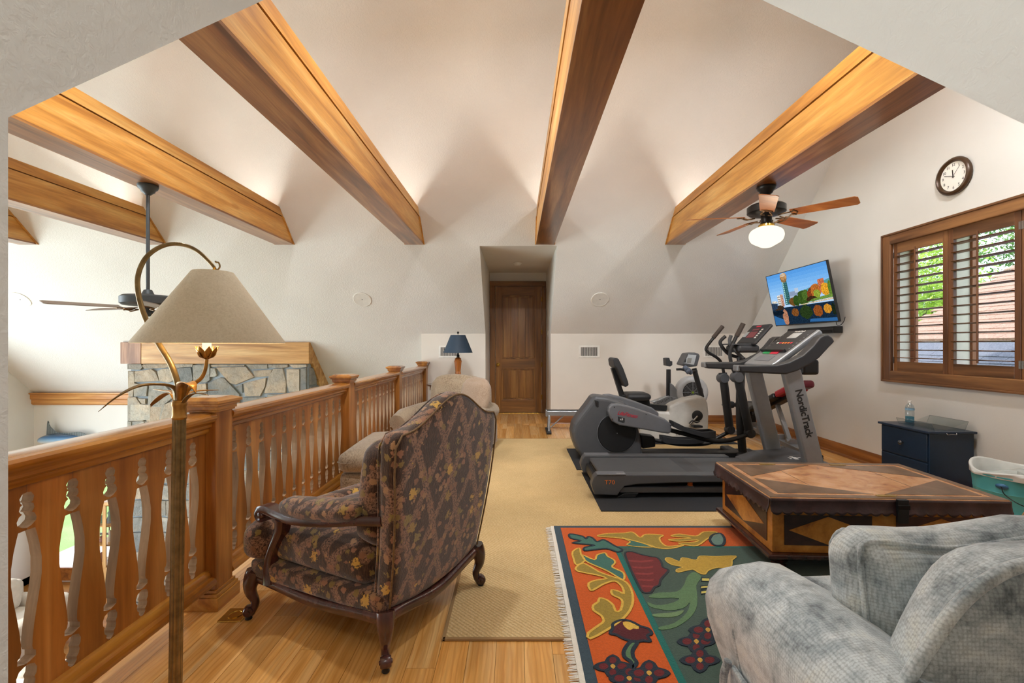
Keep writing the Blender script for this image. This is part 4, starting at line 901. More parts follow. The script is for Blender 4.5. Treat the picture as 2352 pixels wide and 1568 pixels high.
motif('leaf_shade', [(408,352),(520,398),(545,352),(620,332),(645,365),(705,398),(715,430),(690,468),(795,520),(800,585),(755,570),(640,502),(500,442),(430,402)], TL, YE, 0.011, 3)
motif('leaf', [(312,322),(376,286),(392,345),(428,405),(350,446),(322,390)], OL, YE, 0.011, 3)
motif('scroll', [(345,470),(420,432),(560,512),(700,562),(790,592),(850,642),(884,730),(880,830),(830,920),(740,1000),(620,1078),(478,1150),(462,1095),(596,1000),(604,965),(580,925),(512,880),(508,832),(556,800),(570,762),(640,782),(700,832),(722,888),(768,880),(788,800),(758,762),(692,732),(684,684),(760,702),(800,722),(788,662),(740,612),(690,602),(600,632),(505,688),(474,676),(464,622),(540,592),(640,577),(540,542),(364,508)], OL, YE, 0.012, 2)
motif('flower', [(700,1005),(790,970),(880,990),(960,1032),(1030,1052),(1066,1098),(1024,1122),(1052,1172),(980,1168),(900,1178),(800,1150),(730,1112),(668,1098),(694,1052)], '#572026', NV, 0.014, 3)
motif('flower_heart', [(790,992),(860,988),(930,1012),(942,1056),(890,1052),(858,1068),(812,1040)], YE, None, 0, 2)
motif('stem', [(862,1182),(928,1184),(884,1262),(892,1330),(922,1378),(882,1428),(868,1372),(806,1322),(802,1262)], GR, NV, 0.016, 3)
motif('shell', [(812,332),(880,322),(960,346),(1050,366),(1120,378),(1158,422),(1172,468),(1226,496),(1188,545),(1150,590),(1138,640),(1090,662),(1058,708),(982,706),(930,620),(880,520),(842,430)], '#6e2a2c', '#2a3338', 0.012, 3)
for i in range(5):
    x0, y0 = 852 + i * 30, 400 + i * 60
    motif('rib', [(x0, y0), (x0 + 110, y0 + 6), (x0 + 220 - i * 26, y0 - 2), (x0 + 215 - i * 26, y0 + 14), (x0 + 110, y0 + 22), (x0 + 8, y0 + 16)], '#8a3a38', None, 0, 2)
motif('leaf', [(1195,396),(1232,378),(1330,415),(1360,378),(1490,402),(1525,364),(1680,368),(1868,362),(1832,402),(1830,432),(1806,478),(1700,472),(1605,500),(1575,536),(1520,526),(1450,490),(1316,518),(1306,490),(1368,468),(1254,444)], GD2, '#c9a850', 0.008, 3)
motif('scroll', [(1468,512),(1538,560),(1492,640),(1502,760),(1490,860),(1430,950),(1300,1038),(1162,1066),(1134,1040),(1282,1000),(1400,900),(1428,806),(1378,852),(1240,880),(1064,850),(1026,802),(1112,830),(1250,812),(1326,764),(1104,762),(1036,748),(1122,712),(1300,702),(1370,642),(1402,562)], GR, None, 0.0, 3)
motif('scroll', [(1080,915),(1250,902),(1370,878),(1330,925),(1240,945),(1100,940)], '#6f8a62', None, 0, 3)
for q in ([(1540,570),(1622,575),(1615,606),(1540,602)], [(1532,650),(1622,642),(1622,668),(1532,676)], [(1532,696),(1615,686),(1612,716),(1536,726)]): motif('bar', q, '#c9bc62', NV, 0.008, 1)
def bloom(cx, cy, s):
    motif('blossom', [(cx + s * 150 * math.cos(a) * (1 + .25 * math.cos(4 * a)), cy + s * 92 * math.sin(a) * (1 + .25 * math.cos(4 * a))) for a in [2 * PI * i / 16 for i in range(16)]], NV, None, 0, 2)
    for a, b in ((88, 0), (-88, 0), (0, 58), (0, -58)): motif('petal', [(cx + s * (a + (46 if a else 34) * math.cos(q)), cy + s * (b + (30 if a else 32) * math.sin(q))) for q in [2 * PI * i / 8 for i in range(8)]], '#6a2428', None, 0, 2)
    motif('flower_heart', [(cx - 24 * s, cy - 4 * s), (cx, cy - 22 * s), (cx + 26 * s, cy), (cx + 4 * s, cy + 24 * s)], '#c79a44', None, 0, 2)
for c in ((695, 1415, 1.0), (850, 1530, 1.05), (1040, 1480, 1.1), (1490, 1180, 1.0), (1525, 1358, 1.05), (1600, 1070, 1.0)): bloom(*c)
rf = random.Random(2); k = MB(); y = 0.64
while y < QY - 0.005:
    L = rf.uniform(.050, .066); s_ = rf.uniform(-.006, .006); z = rf.uniform(.012, .016); x = QX + 0.004; w = rf.uniform(.0045, .007)
    k.add([(x, y, z), (x, y + w, z), (x - L * .5, y + w + s_ * .5, z - .001), (x - L * .5, y + s_ * .5, z - .001), (x - L, y + s_ + w * .8, QZ + .0015), (x - L, y + s_ + w * .2, QZ + .0015)], [(0, 1, 2, 3), (3, 2, 4, 5)]); y += rf.uniform(.0045, .0065)
MB().box(QX - 0.022, QX + 0.006, 0.63, QY, QZ, QZ + 0.009).build('fringe_band', pile('fringe_white', '#e6dfd2', .06), cr)
o = k.build('fringe', bpy.data.materials['fringe_white'], cr); o['kind'] = 'stuff'

# ---------------------------------------------------------------- fabrics
def brocade():
    t = NT('brown_brocade'); v = t.coord()
    def math(op, a, b=None):
        n = t.n('Math', operation=op)
        for i, q in enumerate((a, b)):
            if q is None: continue
            if hasattr(q, 'is_output'): t.l(q, n.inputs[i])
            else: n.inputs[i].default_value = q
        return n.outputs[0]
    sp = t.n('SeparateXYZ'); t.l(v, sp.inputs[0]); wob = t.noise(v, 16, 3)
    xx = math('ADD', math('ADD', sp.outputs[0], math('MULTIPLY', sp.outputs[1], 0.9)), math('MULTIPLY', wob, 0.03))
    u, w = math('MULTIPLY', xx, 5.6), math('MULTIPLY', sp.outputs[2], 2.9)
    f = [math('ABSOLUTE', math('SUBTRACT', math('FRACT', math(op, math('ADD', u, 20.0), w)), 0.5)) for op in ('ADD', 'SUBTRACT')]
    lat = math('MINIMUM', f[0], f[1])                                # diamond lattice
    band = t.ramp(lat, [(0.09, '#ffffff'), (0.13, '#000000')])
    dark = t.ramp(t.noise(t.coord((70, 70, 9)), 3.0, 4, .75), [(0.3, '#1f120c'), (0.5, '#392417'), (0.75, '#644632')])
    lace = t.ramp(t.noise(v, 130, 3, .7), [(0.38, '#35231a'), (0.56, '#8c6750')])
    col = t.mix(band, dark, lace)
    edge = t.noise(v, 75, 3, .6)
    def flowers(scale, thr, lo, hi, cols):
        vo = t.n('TexVoronoi', Scale=scale, Randomness=0.85); t.l(v, vo.inputs['Vector'])
        d = math('ADD', vo.outputs['Distance'], math('MULTIPLY', math('SUBTRACT', edge, 0.5), 0.9))
        pick = t.n('SeparateColor'); t.l(vo.outputs['Color'], pick.inputs[0])
        on = t.ramp(pick.outputs[1], [(lo, '#000000'), (lo + .02, '#ffffff')])
        msk = t.mix(1.0, t.ramp(d, [(thr, '#ffffff'), (thr + .06, '#000000')]), on, 'MULTIPLY')
        return msk, t.ramp(pick.outputs[0], cols, 'CONSTANT')
    m1, c1 = flowers(27.0, 0.36, 0.40, 1, [(0.0, '#80583f'), (0.3, '#9a7350'), (0.55, '#7c6432'), (0.8, '#8e6248')])
    col = t.mix(m1, col, c1)
    m2, c2 = flowers(12.5, 0.25, 0.58, 1, [(0.0, '#97793a'), (0.4, '#bd9440'), (0.75, '#83703a')])
    col = t.mix(m2, col, c2)
    t.set(color=col, rough=0.85, spec=0.15, sheen=0.4); t.bump(t.noise(t.coord((40, 40, 12)), 8, 3), 0.5, 0.004); return t.m
def damask(name, a, b, c):
    t = NT(name); v = t.coord(); base = t.ramp(t.noise(v, 120, 2, .7), [(0.3, a), (0.7, b)])
    sc = t.ramp(t.noise(v, 13, 3, .55, 3.5), [(0.47, '#000000'), (0.51, '#ffffff'), (0.55, '#000000')])
    msk = t.ramp(t.noise(v, 5, 2), [(0.40, '#222222'), (0.6, '#ffffff')])
    t.set(color=t.mix(t.mix(1.0, sc, msk, 'MULTIPLY'), base, c), rough=0.9, spec=0.1, sheen=0.3); t.bump(t.noise(v, 240, 2), 0.3, 0.003); return t.m
def chenille():
    t = NT('grey_chenille'); v = t.coord()
    big = t.noise(v, 6.5, 5, .66, .4); fine = t.noise(v, 230, 2, .7)
    col = t.ramp(big, [(0.33, '#5a646b'), (0.44, '#a9b4b8'), (0.58, '#d6dedf'), (0.78, '#dfdecd')])
    spk = t.ramp(t.noise(v, 12, 5, .75), [(0.34, '#4a4d50'), (0.46, '#ffffff')])
    col = t.mix(0.38, col, spk, 'MULTIPLY'); col = t.mix(0.22, col, t.ramp(fine, [(0.3, '#777777'), (0.62, '#ffffff')]), 'MULTIPLY')
    ck = t.n('TexVoronoi', Scale=125.0, Randomness=0.25); t.l(v, ck.inputs['Vector'])
    col = t.mix(0.32, col, t.ramp(ck.outputs['Distance'], [(0.40, '#ffffff'), (0.68, '#50555a')]), 'MULTIPLY')
    t.set(color=col, rough=0.9, spec=0.15, sheen=0.5); t.bump(ck.outputs['Distance'], -0.6, 0.006); return t.m
m_broc, m_beige, m_chen = brocade(), damask('beige_damask', '#87765f', '#a89680', '#5c4936'), chenille()
m_pip = plain('gold_piping', '#6e5230', 0.7, var=0.3, scale=120)
m_mah = wood('mahogany', '#2a1410', '#452420', '#5a3430', 'z', 1.2, 0.25, 0.5, 0.05)

# ---------------------------------------------------------------- brown armchair (local -y is its front)
ac = thing('armchair', 'carved wood armchair in dark brown floral brocade beside the railing', 'armchair', (-0.709, 2.309, 0), R(-116.7))
def ztop(x): a = abs(x); return 0.945 + 0.125 * (0.5 + 0.5 * math.cos(PI * min(1, a / 0.335))) - (0.03 * max(0, (a - 0.34) / 0.05) ** 2)
def backwarp(q, p):
    t = (q.z + 0.5); x = q.x * (0.845 + 0.155 * min(1, t * 1.25)); zb = 0.218 - 0.038 * (1 - min(1, (q.x / .36) ** 2))
    z = zb + t * (ztop(x) - zb); y = 0.348 + 0.125 * max(0, (z - 0.22)) + q.y + (0.015 * math.sin(PI * t))
    return (x, y, z)
MB().cushion(0.785, 0.092, 1.0, 0.035, 0.0, n=19, warp=backwarp).build('backrest', m_broc, ac, smooth=70)
def edge_path(sy):
    pts = []
    for i in range(13): t = 0.02 + 0.94 * i / 12; pts.append((0.388, sy, t - 0.5))
    for i in range(1, 24): pts.append((0.388 - 0.776 * i / 24, sy, 0.488))
    for i in range(13): t = 0.96 - 0.94 * i / 12; pts.append((-0.388, sy, t - 0.5))
    return [backwarp(Vector(p), None) for p in pts]
MB().tube(edge_path(0.042), 0.0042, 7).build('piping', m_pip, ac, smooth=60)
MB().tube(edge_path(-0.040), 0.0045, 7).build('piping', m_broc, ac, smooth=60)
MB().cushion(0.67, 0.15, 0.42, 0.06, 0.035, n=11, M=Matrix.Translation((0.005, 0.285, 0.665)) @ Matrix.Rotation(R(-7), 4, 'X')).build('back_cushion', m_broc, ac, smooth=70)
cb_ = MB().cushion(0.685, 0.62, 0.185, 0.06, 0.02, n=11, c=(0, -0.02, 0.368)); cb_.cushion(0.80, 0.15, 0.175, 0.06, 0.015, n=11, c=(0, -0.385, 0.365)); cb_.build('seat_cushion', m_broc, ac, smooth=70)
def apron(pts, zc, dip, n=12, w=0.034, h=0.044, nm='seat_rail', mat=None, z0=0):
    a, b = Vector(pts[0]), Vector(pts[1]); path = []
    for i in range(n + 1):
        t = i / n; p = a.lerp(b, t); p.z = zc - dip * math.sin(PI * t) ** 2; path.append(p)
    return MB().sweep([(-w / 2, -h / 2), (w * .3, -h / 2), (w / 2, -h * .2), (w / 2, h * .3), (w * .3, h / 2), (-w / 2, h / 2)], path, up=(0, 0, 1)).build(nm, mat or m_mah, ac, smooth=60)
LG = [(0.345, 0.385), (-0.345, 0.385), (0.365, -0.405), (-0.365, -0.405)]
bs = MB()
def bwarp(q, p):
    t = 0.5 - q.y / 0.78
    return (q.x * (0.94 + 0.06 * t), q.y, q.z)
bs.cushion(0.76, 0.80, 0.095, 0.03, 0.0, n=11, warp=bwarp, c=(0, -0.02, 0.240)); bs.build('seat_base', m_broc, ac, smooth=70)
apron([(0.358, -0.385, 0), (0.35, 0.375, 0)], 0.196, 0.022); apron([(-0.35, 0.375, 0), (-0.358, -0.385, 0)], 0.196, 0.022)
apron([(0.34, 0.385, 0), (-0.34, 0.385, 0)], 0.198, 0.042, 16); apron([(-0.35, -0.40, 0), (0.35, -0.40, 0)], 0.196, 0.03, 16)
for (x, y) in LG:
    d = Vector((x, y, 0)).normalized() if True else None; sg_ = Vector((math.copysign(.7, x), math.copysign(.7, y), 0))
    b0 = Vector((x, y, 0)); pth = spline([b0 + Vector((0, 0, 0.225)) - sg_ * 0.005, b0 + sg_ * 0.010 + Vector((0, 0, 0.175)), b0 + sg_ * 0.012 + Vector((0, 0, 0.13)), b0 - sg_ * 0.006 + Vector((0, 0, 0.085)), b0 - sg_ * 0.004 + Vector((0, 0, 0.055)), b0 + sg_ * 0.014 + Vector((0, 0, 0.028))], 5)
    rr = [0.036, 0.037, 0.037, 0.036, 0.035, 0.034, 0.033, 0.031, 0.029, 0.027, 0.026, 0.0245, 0.023, 0.021, 0.020, 0.019, 0.0185, 0.018, 0.0175, 0.017, 0.017, 0.017, 0.0175, 0.018, 0.019, 0.019][:len(pth)]
    lg = MB().tube(pth, rr, 12).build('leg', m_mah, ac, smooth=70)
    sd = Vector((-sg_.y, sg_.x, 0)).normalized(); c0 = b0 + sg_ * 0.020 + Vector((0, 0, 0.040))
    Ms = frame_mat(c0, sg_.normalized(), (0, 0, 1))
    k = MB(); k.lathe([(0.0, -0.026), (0.007, -0.026), (0.009, -0.022), (0.020, -0.021), (0.024, -0.014), (0.024, 0.014), (0.020, 0.021), (0.009, 0.022), (0.007, 0.026), (0.0, 0.026)], 16, M=Ms, caps=False); k.build('scroll_foot', m_mah, lg, smooth=50)
    MB().lathe([(0.012, 0.0), (0.016, 0.004), (0.014, 0.02)], 12, (b0.x + sg_.x * .02, b0.y + sg_.y * .02, 0)).build('glide', m_blackm, lg, smooth=50)
for s_ in (1, -1):
    # S-shaped arm post, arm rail with a scrolled knuckle, upholstered pad
    post_ = spline([(s_ * 0.352, -0.295, 0.19), (s_ * 0.352, -0.30, 0.26), (s_ * 0.354, -0.285, 0.33), (s_ * 0.356, -0.245, 0.40), (s_ * 0.357, -0.215, 0.45), (s_ * 0.357, -0.205, 0.50)], 5)
    MB().sweep([(-.018, -.016), (-.006, -.022), (.006, -.022), (.018, -.016), (.018, .016), (.006, .022), (-.006, .022), (-.018, .016)], post_, up=(1, 0, 0), scale=[1.6 - .45 * math.sin(PI * i / (len(post_) - 1)) for i in range(len(post_))]).build('arm_post', m_mah, ac, smooth=50)
    arm_ = spline([(s_ * 0.345, 0.385, 0.592), (s_ * 0.352, 0.25, 0.572), (s_ * 0.362, 0.05, 0.535), (s_ * 0.360, -0.12, 0.516), (s_ * 0.358, -0.22, 0.520), (s_ * 0.357, -0.30, 0.530), (s_ * 0.357, -0.345, 0.523), (s_ * 0.357, -0.362, 0.500), (s_ * 0.357, -0.348, 0.480), (s_ * 0.357, -0.325, 0.482)], 5)
    n_ = len(arm_)
    MB().sweep([(-.028, -.019), (.028, -.019), (.034, 0), (.026, .018), (-.026, .018), (-.034, 0)], arm_, up=(0, 0, 1) if False else None, scale=[(1.0, 1.0 if i < n_ * .5 else max(.7, 1 - (i / n_ - .5) * .7)) for i in range(n_)]).build('arm_rail', m_mah, ac, smooth=50)
    MB().lathe([(0, -.032), (.012, -.032), (.018, -.026), (.018, .026), (.012, .032), (0, .032)], 14, M=frame_mat((s_ * 0.357, -0.333, 0.500), (0, 1, 0), (0, 0, 1)), caps=False).build('arm_scroll', m_mah, ac, smooth=50)
    def padw(q, p, s_=s_): return (q.x * (1 - .25 * max(0, -p.y)) + s_ * 0.355, q.y + 0.035, q.z + 0.573 + 0.16 * (q.y + 0.02) * (1 if q.y > -.02 else .35))
    MB().cushion(0.118, 0.47, 0.075, 0.036, 0.012, n=9, warp=padw).build('arm_pad', m_broc, ac, smooth=70)

# ---------------------------------------------------------------- beige armchair, ottoman, lamp table
bc = thing('armchair', 'plump beige damask armchair with rolled arms next to the lamp table', 'armchair', (-0.80, 5.50, 0), R(-13))
MB().cushion(0.98, 0.80, 0.24, 0.05, 0.01, c=(0, 0.02, 0.20)).build('seat_base', m_beige, bc, smooth=70)
MB().cushion(0.60, 0.66, 0.17, 0.07, 0.03, c=(0, -0.08, 0.40)).build('seat_cushion', m_beige, bc, smooth=70)
def bwp(q, p): return (q.x, q.y + 0.10 * q.z, q.z + 0.05 * (1 - min(1, (q.x / .36) ** 2)) * (p.z > 0) * p.z)
MB().cushion(0.78, 0.20, 0.66, 0.09, 0.03, n=11, c=(0, 0.36, 0.50), warp=bwp).build('backrest', m_beige, bc, smooth=70)
MB().cushion(0.56, 0.18, 0.44, 0.085, 0.05, n=11, M=Matrix.Translation((-0.02, 0.20, 0.66)) @ Matrix.Rotation(R(-8), 4, 'X')).build('back_cushion', m_beige, bc, smooth=70)
for s_ in (1, -1):
    prof = [(0.10 * math.cos(a) * (1.0), 0.475 + 0.095 * math.sin(a)) for a in [R(-50 + 280 * i / 16) for i in range(17)]] + [(-0.075, 0.09), (0.075, 0.09)]
    MB().sweep(prof, [(s_ * 0.415, 0.36, 0), (s_ * 0.415, 0.0, 0), (s_ * 0.415, -0.34, -0.005), (s_ * 0.415, -0.40, -0.02)], up=(0, 0, 1), scale=[1, 1, 1, .96]).build('arm', m_beige, bc, smooth=60)
    MB().lathe([(0, 0), (.05, .004), (.085, .002), (.092, -.01)], 20, M=frame_mat((s_ * 0.415, -0.40, 0.452), (1, 0, 0), (0, 0, 1)), caps=False).build('arm_front', m_beige, bc, smooth=60)
    for y in (-0.34, 0.36): MB().lathe([(.016, 0), (.03, .03), (.034, .085)], 12, (s_ * 0.42, y, 0)).build('leg', m_mah, bc, smooth=50)
tp = MB().cushion(0.40, 0.15, 0.37, 0.075, 0.045, n=11, M=Matrix.Translation((-0.50, 5.50, 0.675)) @ Matrix.Rotation(R(-38), 4, 'Z') @ Matrix.Rotation(R(-14), 4, 'X')).build('throw_pillow', damask('beige_plain', '#927c69', '#a8937f', '#836c57'), smooth=70)
tag(tp, 'plain beige throw pillow leaning in the beige armchair', 'pillow')
ot = thing('ottoman', 'beige damask ottoman in front of the beige armchair', 'ottoman', (-1.02, 3.90, 0), R(2))
MB().cushion(0.68, 0.90, 0.16, 0.06, 0.03, n=13, c=(0, 0, 0.395)).build('top_cushion', m_beige, ot, smooth=70); MB().cushion(0.66, 0.88, 0.25, 0.04, 0.008, n=11, c=(0, 0, 0.195)).build('base', m_beige, ot, smooth=70)
MB().tube([(x, y, 0.40) for x, y in ((-.345, -.41), (-.31, -.455), (.31, -.455), (.345, -.41), (.345, .41), (.31, .455), (-.31, .455), (-.345, .41))], .005, 6, closed=True).build('piping', m_beige, ot, smooth=60)
for x in (-.28, .28):
    for y in (-.39, .39): MB().lathe([(.018, 0), (.03, .03), (.03, .08)], 12, (x, y, 0)).build('leg', m_mah, ot, smooth=50)

lt = thing('side_table', 'round dark wood side table holding the blue-shaded lamp', 'table', (-0.985, 6.78, 0))
m_dkw = wood('table_wood', '#2c1a10', '#4a2e1c', '#62422a', 'x', 1, 0.18, 0.6, 0.05)
MB().lathe([(.0, .69), (.30, .69), (.33, .695), (.338, .705), (.33, .716), (.0, .718)], 40, caps=False).build('top', m_dkw, lt, smooth=40)
MB().lathe([(.29, .63), (.29, .69)], 32).build('apron', m_dkw, lt, smooth=40)
for i in range(4): a = R(45 + 90 * i); MB().tube([(0.25 * math.cos(a), .25 * math.sin(a), .66), (.22 * math.cos(a), .22 * math.sin(a), .3), (.26 * math.cos(a), .26 * math.sin(a), 0)], [.028, .02, .016], 10).build('leg', m_dkw, lt, smooth=60)
MB().lathe([(.2, .18), (.2, .2)], 32).build('shelf', m_dkw, lt, smooth=40)
tl = thing('table_lamp', 'turned wooden table lamp with a dark blue cone shade', 'lamp', (-0.866, 6.80, 0.718))
m_turn = wood('lamp_turned', '#8a4a1c', '#b26a30', '#c78648', 'z', 1, 0.3, 0.4, 0)
MB().lathe([(.085, 0), (.09, .012), (.07, .02), (.05, .035), (.038, .06), (.036, .12), (.045, .16), (.04, .17), (.040, .19), (.052, .31), (.058, .335), (.046, .35), (.05, .365), (.028, .385)], 28, caps=True).build('base', m_turn, tl, smooth=50)
MB().lathe([(.02, .385), (.022, .42), (.012, .43), (.012, .46)], 14).build('socket', m_bronze, tl, smooth=50)
MB().lathe([(.215, .455), (.108, .715)], 40, caps=False).build('shade', plain('blue_shade', '#24384b', 0.6), tl, smooth=50)
MB().tube([(0, 0, .45), (0, 0, .735)], .004, 6).build('harp', m_bronze, tl); MB().lathe([(0, .73), (.014, .737), (.017, .75), (.012, .763), (0, .767)], 14, caps=False).build('finial', m_bronze, tl, smooth=60)
MB().lathe([(0.0, 0.712), (.108, .715)], 24, caps=False).build('shade_top_ring', m_bronze, tl)

# ---------------------------------------------------------------- palm floor lamp
fp_ = thing('floor_lamp', 'bronze floor lamp with leaves, flower socket and hanging cream shade', 'lamp', (-1.075, 1.45, 0))
m_brz = plain('lamp_bronze', '#86704a', 0.35, 0.75, 0.3, 30); m_brz2 = plain('lamp_bronze_warm', '#a87c3e', 0.35, 0.75, 0.3, 30)
def fpt(x, y, dy=0.0): p = px(x, y, 1.45 + dy); return p - Vector((-1.075, 1.45, 0))
MB().lathe([(.13, 0), (.135, .012), (.12, .022), (.05, .034), (.03, .05)], 32).build('foot', m_brz, fp_, smooth=50)
pr = [((.0185 if i % 2 else .0160) * math.cos(2 * PI * i / 24), (.0185 if i % 2 else .0160) * math.sin(2 * PI * i / 24)) for i in range(24)]
ptop = fpt(412, 948)
MB().sweep(pr, [(0, 0, .04), Vector((0, 0, .04)).lerp(ptop, .5), ptop]).build('pole', m_brz, fp_, smooth=20)
MB().lathe([(.018, -.02), (.021, -.014), (.019, -.006), (.019, .02), (.0215, .026), (.0205, .034), (.017, .04)], 20, tuple(ptop)).build('collar', m_brz2, fp_, smooth=40)
arcp = spline([fpt(413, 925), fpt(408, 880), fpt(392, 835), fpt(365, 790), fpt(342, 748), fpt(325, 705), fpt(316, 660), fpt(319, 625), fpt(335, 592), fpt(362, 570), fpt(395, 560), fpt(428, 564), fpt(456, 578), fpt(480, 600), fpt(493, 615)], 5)
na = len(arcp); MB().tube(arcp, [.0092 - .0042 * i / na for i in range(na)], 12).build('arch', m_brz, fp_, smooth=70)
MB().tube(spline([fpt(493, 616), fpt(500, 619), fpt(505, 612), fpt(502, 603), fpt(496, 602), fpt(495, 599)], 5), .0025, 7).build('hook', m_brz, fp_, smooth=70)
m_lshade = NT('parchment_shade'); v_ = m_lshade.coord(); m_lshade.set(color=m_lshade.ramp(m_lshade.noise(v_, 70, 3, .6, 2.5), [(.35, '#d2c5ab'), (.6, '#ded2ba')]), rough=.85); m_lshade = m_lshade.m
sc0 = fpt(489, 788)
MB().lathe([(.203, 0), (.2035, .004), (.058, .222), (.056, .224)], 56, tuple(sc0), caps=False).build('shade', m_lshade, fp_, smooth=50)
MB().tube([sc0 + Vector((.0 , 0, .222)), fpt(493, 614)], .004, 7).build('hanger', m_brass, fp_)
k = MB(); [k.tube([sc0 + Vector((0, 0, .222)), sc0 + Vector((.056 * math.cos(a), .056 * math.sin(a), .222))], .002, 5) for a in (0, 2.1, 4.2)]; k.build('spider', m_brass, fp_)
fa = spline([fpt(420, 925), fpt(428, 900), fpt(445, 882), fpt(462, 868), fpt(471, 850), fpt(475, 825)], 5); MB().tube(fa, [.007 - .002 * i / len(fa) for i in range(len(fa))], 10).build('flower_stem', m_brz2, fp_, smooth=70)
fc_ = fpt(475, 824)
for i in range(8):
    a = 2 * PI * i / 8; d_ = Vector((math.cos(a), math.sin(a), 0)); sd = Vector((-d_.y, d_.x, 0))
    cen = spline([fc_, fc_ + d_ * .016 + Vector((0, 0, .008)), fc_ + d_ * .024 + Vector((0, 0, .024)), fc_ + d_ * .033 + Vector((0, 0, .040))], 3); ws = [.004, .008, .0105, .012, .0125, .012, .010, .0075, .004, .001]
    k = MB(); m_ = len(cen); k.add([c + sd * w for c, w in zip(cen, ws)] + [c - sd * w for c, w in zip(cen, ws)] + [c - d_ * .003 for c in cen], [(i2, i2 + 1, 2 * m_ + i2 + 1, 2 * m_ + i2) for i2 in range(m_ - 1)] + [(2 * m_ + i2, 2 * m_ + i2 + 1, m_ + i2 + 1, m_ + i2) for i2 in range(m_ - 1)])
    o = k.build('petal', m_brz2, fp_, smooth=70); o.modifiers.new('thick', 'SOLIDIFY').thickness = 0.0012
MB().lathe([(.011, 0), (.0125, .02), (.0125, .058), (.010, .06)], 16, tuple(fc_ + Vector((0, 0, .006)))).build('candle_sleeve', emit('candle_glow', (1.0, .78, .42, 1), 1.1), fp_, smooth=40)
lb_ = bpy.data.lights.new('floor_lamp_bulb', 'POINT'); lb_.energy = 1.2; lb_.color = (1, .74, .42); lb_.shadow_soft_size = .02
lo_ = bpy.data.objects.new('floor_lamp_bulb', lb_); C.objects.link(lo_); lo_.location = Vector((-1.075, 1.45, 0)) + fc_ + Vector((0, 0, .10))
def leaf(pts, w, nm='leaf', mat=None):
    c = spline(pts, 6); n = len(c); k = MB(); L = []; Rr = []; Mm = []
    for i in range(n):
        t = (c[min(n - 1, i + 1)] - c[max(0, i - 1)]).normalized(); s_ = t.cross(Vector((0, 0, 1))); s_ = s_.normalized() if s_.length > .05 else Vector((0, 1, 0)); up_ = s_.cross(t)
        f = i / (n - 1); ww = w * (math.sin(PI * min(1, f * .9 + .12)) ** .8) * (1 if f < .97 else .2); L.append(c[i] + s_ * ww); Rr.append(c[i] - s_ * ww); Mm.append(c[i] - up_ * ww * .35)
    k.add(L + Mm + Rr, [(i, i + 1, n + i + 1, n + i) for i in range(n - 1)] + [(n + i, n + i + 1, 2 * n + i + 1, 2 * n + i) for i in range(n - 1)])
    o = k.build(nm, mat or m_brz, fp_, smooth=70); o.modifiers.new('thick', 'SOLIDIFY').thickness = 0.0015
leaf([fpt(408, 930), fpt(402, 892, -.01), fpt(370, 880, -.05), fpt(320, 884, -.10), fpt(270, 908, -.14), fpt(225, 945, -.16)], .016)
leaf([fpt(408, 930), fpt(398, 902, .02), fpt(378, 905, .04), fpt(352, 925, .06), (fpt(345, 935, .06))], .013, 'leaf', m_brz2)
leaf([fpt(410, 930), fpt(398, 900, .06), fpt(375, 896, .12), fpt(352, 893, .16)], .008, 'leaf', m_brz2)
leaf([fpt(414, 930), fpt(418, 885, -.03), fpt(428, 875, -.07), fpt(442, 882, -.10), fpt(451, 903, -.11)], .017, 'leaf', m_brz2)
leaf([fpt(416, 930), fpt(428, 905, .03), fpt(455, 896, .06), fpt(503, 895, .10)], .008, 'leaf', m_brz2)
leaf([fpt(416, 932), fpt(430, 912, -.02), fpt(450, 902, -.04), fpt(480, 907, -.06)], .008)
# ---------------------------------------------------------------- exercise corner
m_grey = plain('machine_grey', '#4c4e52', 0.42); m_grey2 = plain('machine_grey_light', '#696b70', 0.4); m_dark = plain('machine_dark', '#2c2d30', 0.5)
m_silver = plain('silver_paint', '#8f9296', 0.32, 0.45); m_offw = plain('bike_white', '#c9c7c2', 0.45); m_rub = plain('rubber', '#232427', 0.85, var=.15, scale=60, bump=.3)
m_lcd = plain('lcd_grey', '#a9adb0', 0.25); m_orange = plain('orange_print', '#e5782e', 0.5); m_redp = plain('red_print', '#c42f46', 0.5); m_wprint = plain('white_print', '#e4e4e2', 0.5); m_green = plain('green_print', '#2f9a5a', 0.5)
def side(pts, Y): return [((x - VX) * Y / F, EYE - (y - VY) * Y / F) for x, y in pts]     # outline seen at depth Y -> real x, z
def put(mb, name, mat, parent, **kw):      # vertices given in room coordinates, parent unrotated
    L = parent.location
    if parent.parent: L = L + parent.parent.location
    mb.v = [(v[0] - L.x, v[1] - L.y, v[2] - L.z) for v in mb.v]
    return mb.build(name, mat, parent, **kw)
def plate(name, pts, Yref, y0, y1, mat, parent, **kw): return put(MB().prism(side(pts, Yref), 'y', y0, y1), name, mat, parent, **kw)
def rod(name, pts, r, mat, parent, n=10, sm=True): return put(MB().tube(spline(pts, 4) if sm and len(pts) > 2 else pts, r, n), name, mat, parent, smooth=60)
def P3(x, y, Y): return px(x, y, Y)
def lettering(name, s, size, mat, parent, M, **kw):
    o = text(name, s, size, mat, None, M, **kw); o.parent = parent; o.location = -parent.location; return o
for nm, lb, a in (('exercise_mat', 'black rubber mat under the treadmill', (0.645, 2.85, 3.53, 4.60)), ('exercise_mat', 'black rubber mat under the elliptical trainer', (0.61, 2.85, 4.70, 5.66)), ('exercise_mat', 'black rubber mat under the white recumbent bike', (1.45, 2.85, 5.93, 6.29))):
    tag(MB().box(a[0], a[1], a[2], a[3], 0.0108, 0.0165).build(nm, m_rub, bevel=0.002), lb, 'mat')
FZ = 0.0168
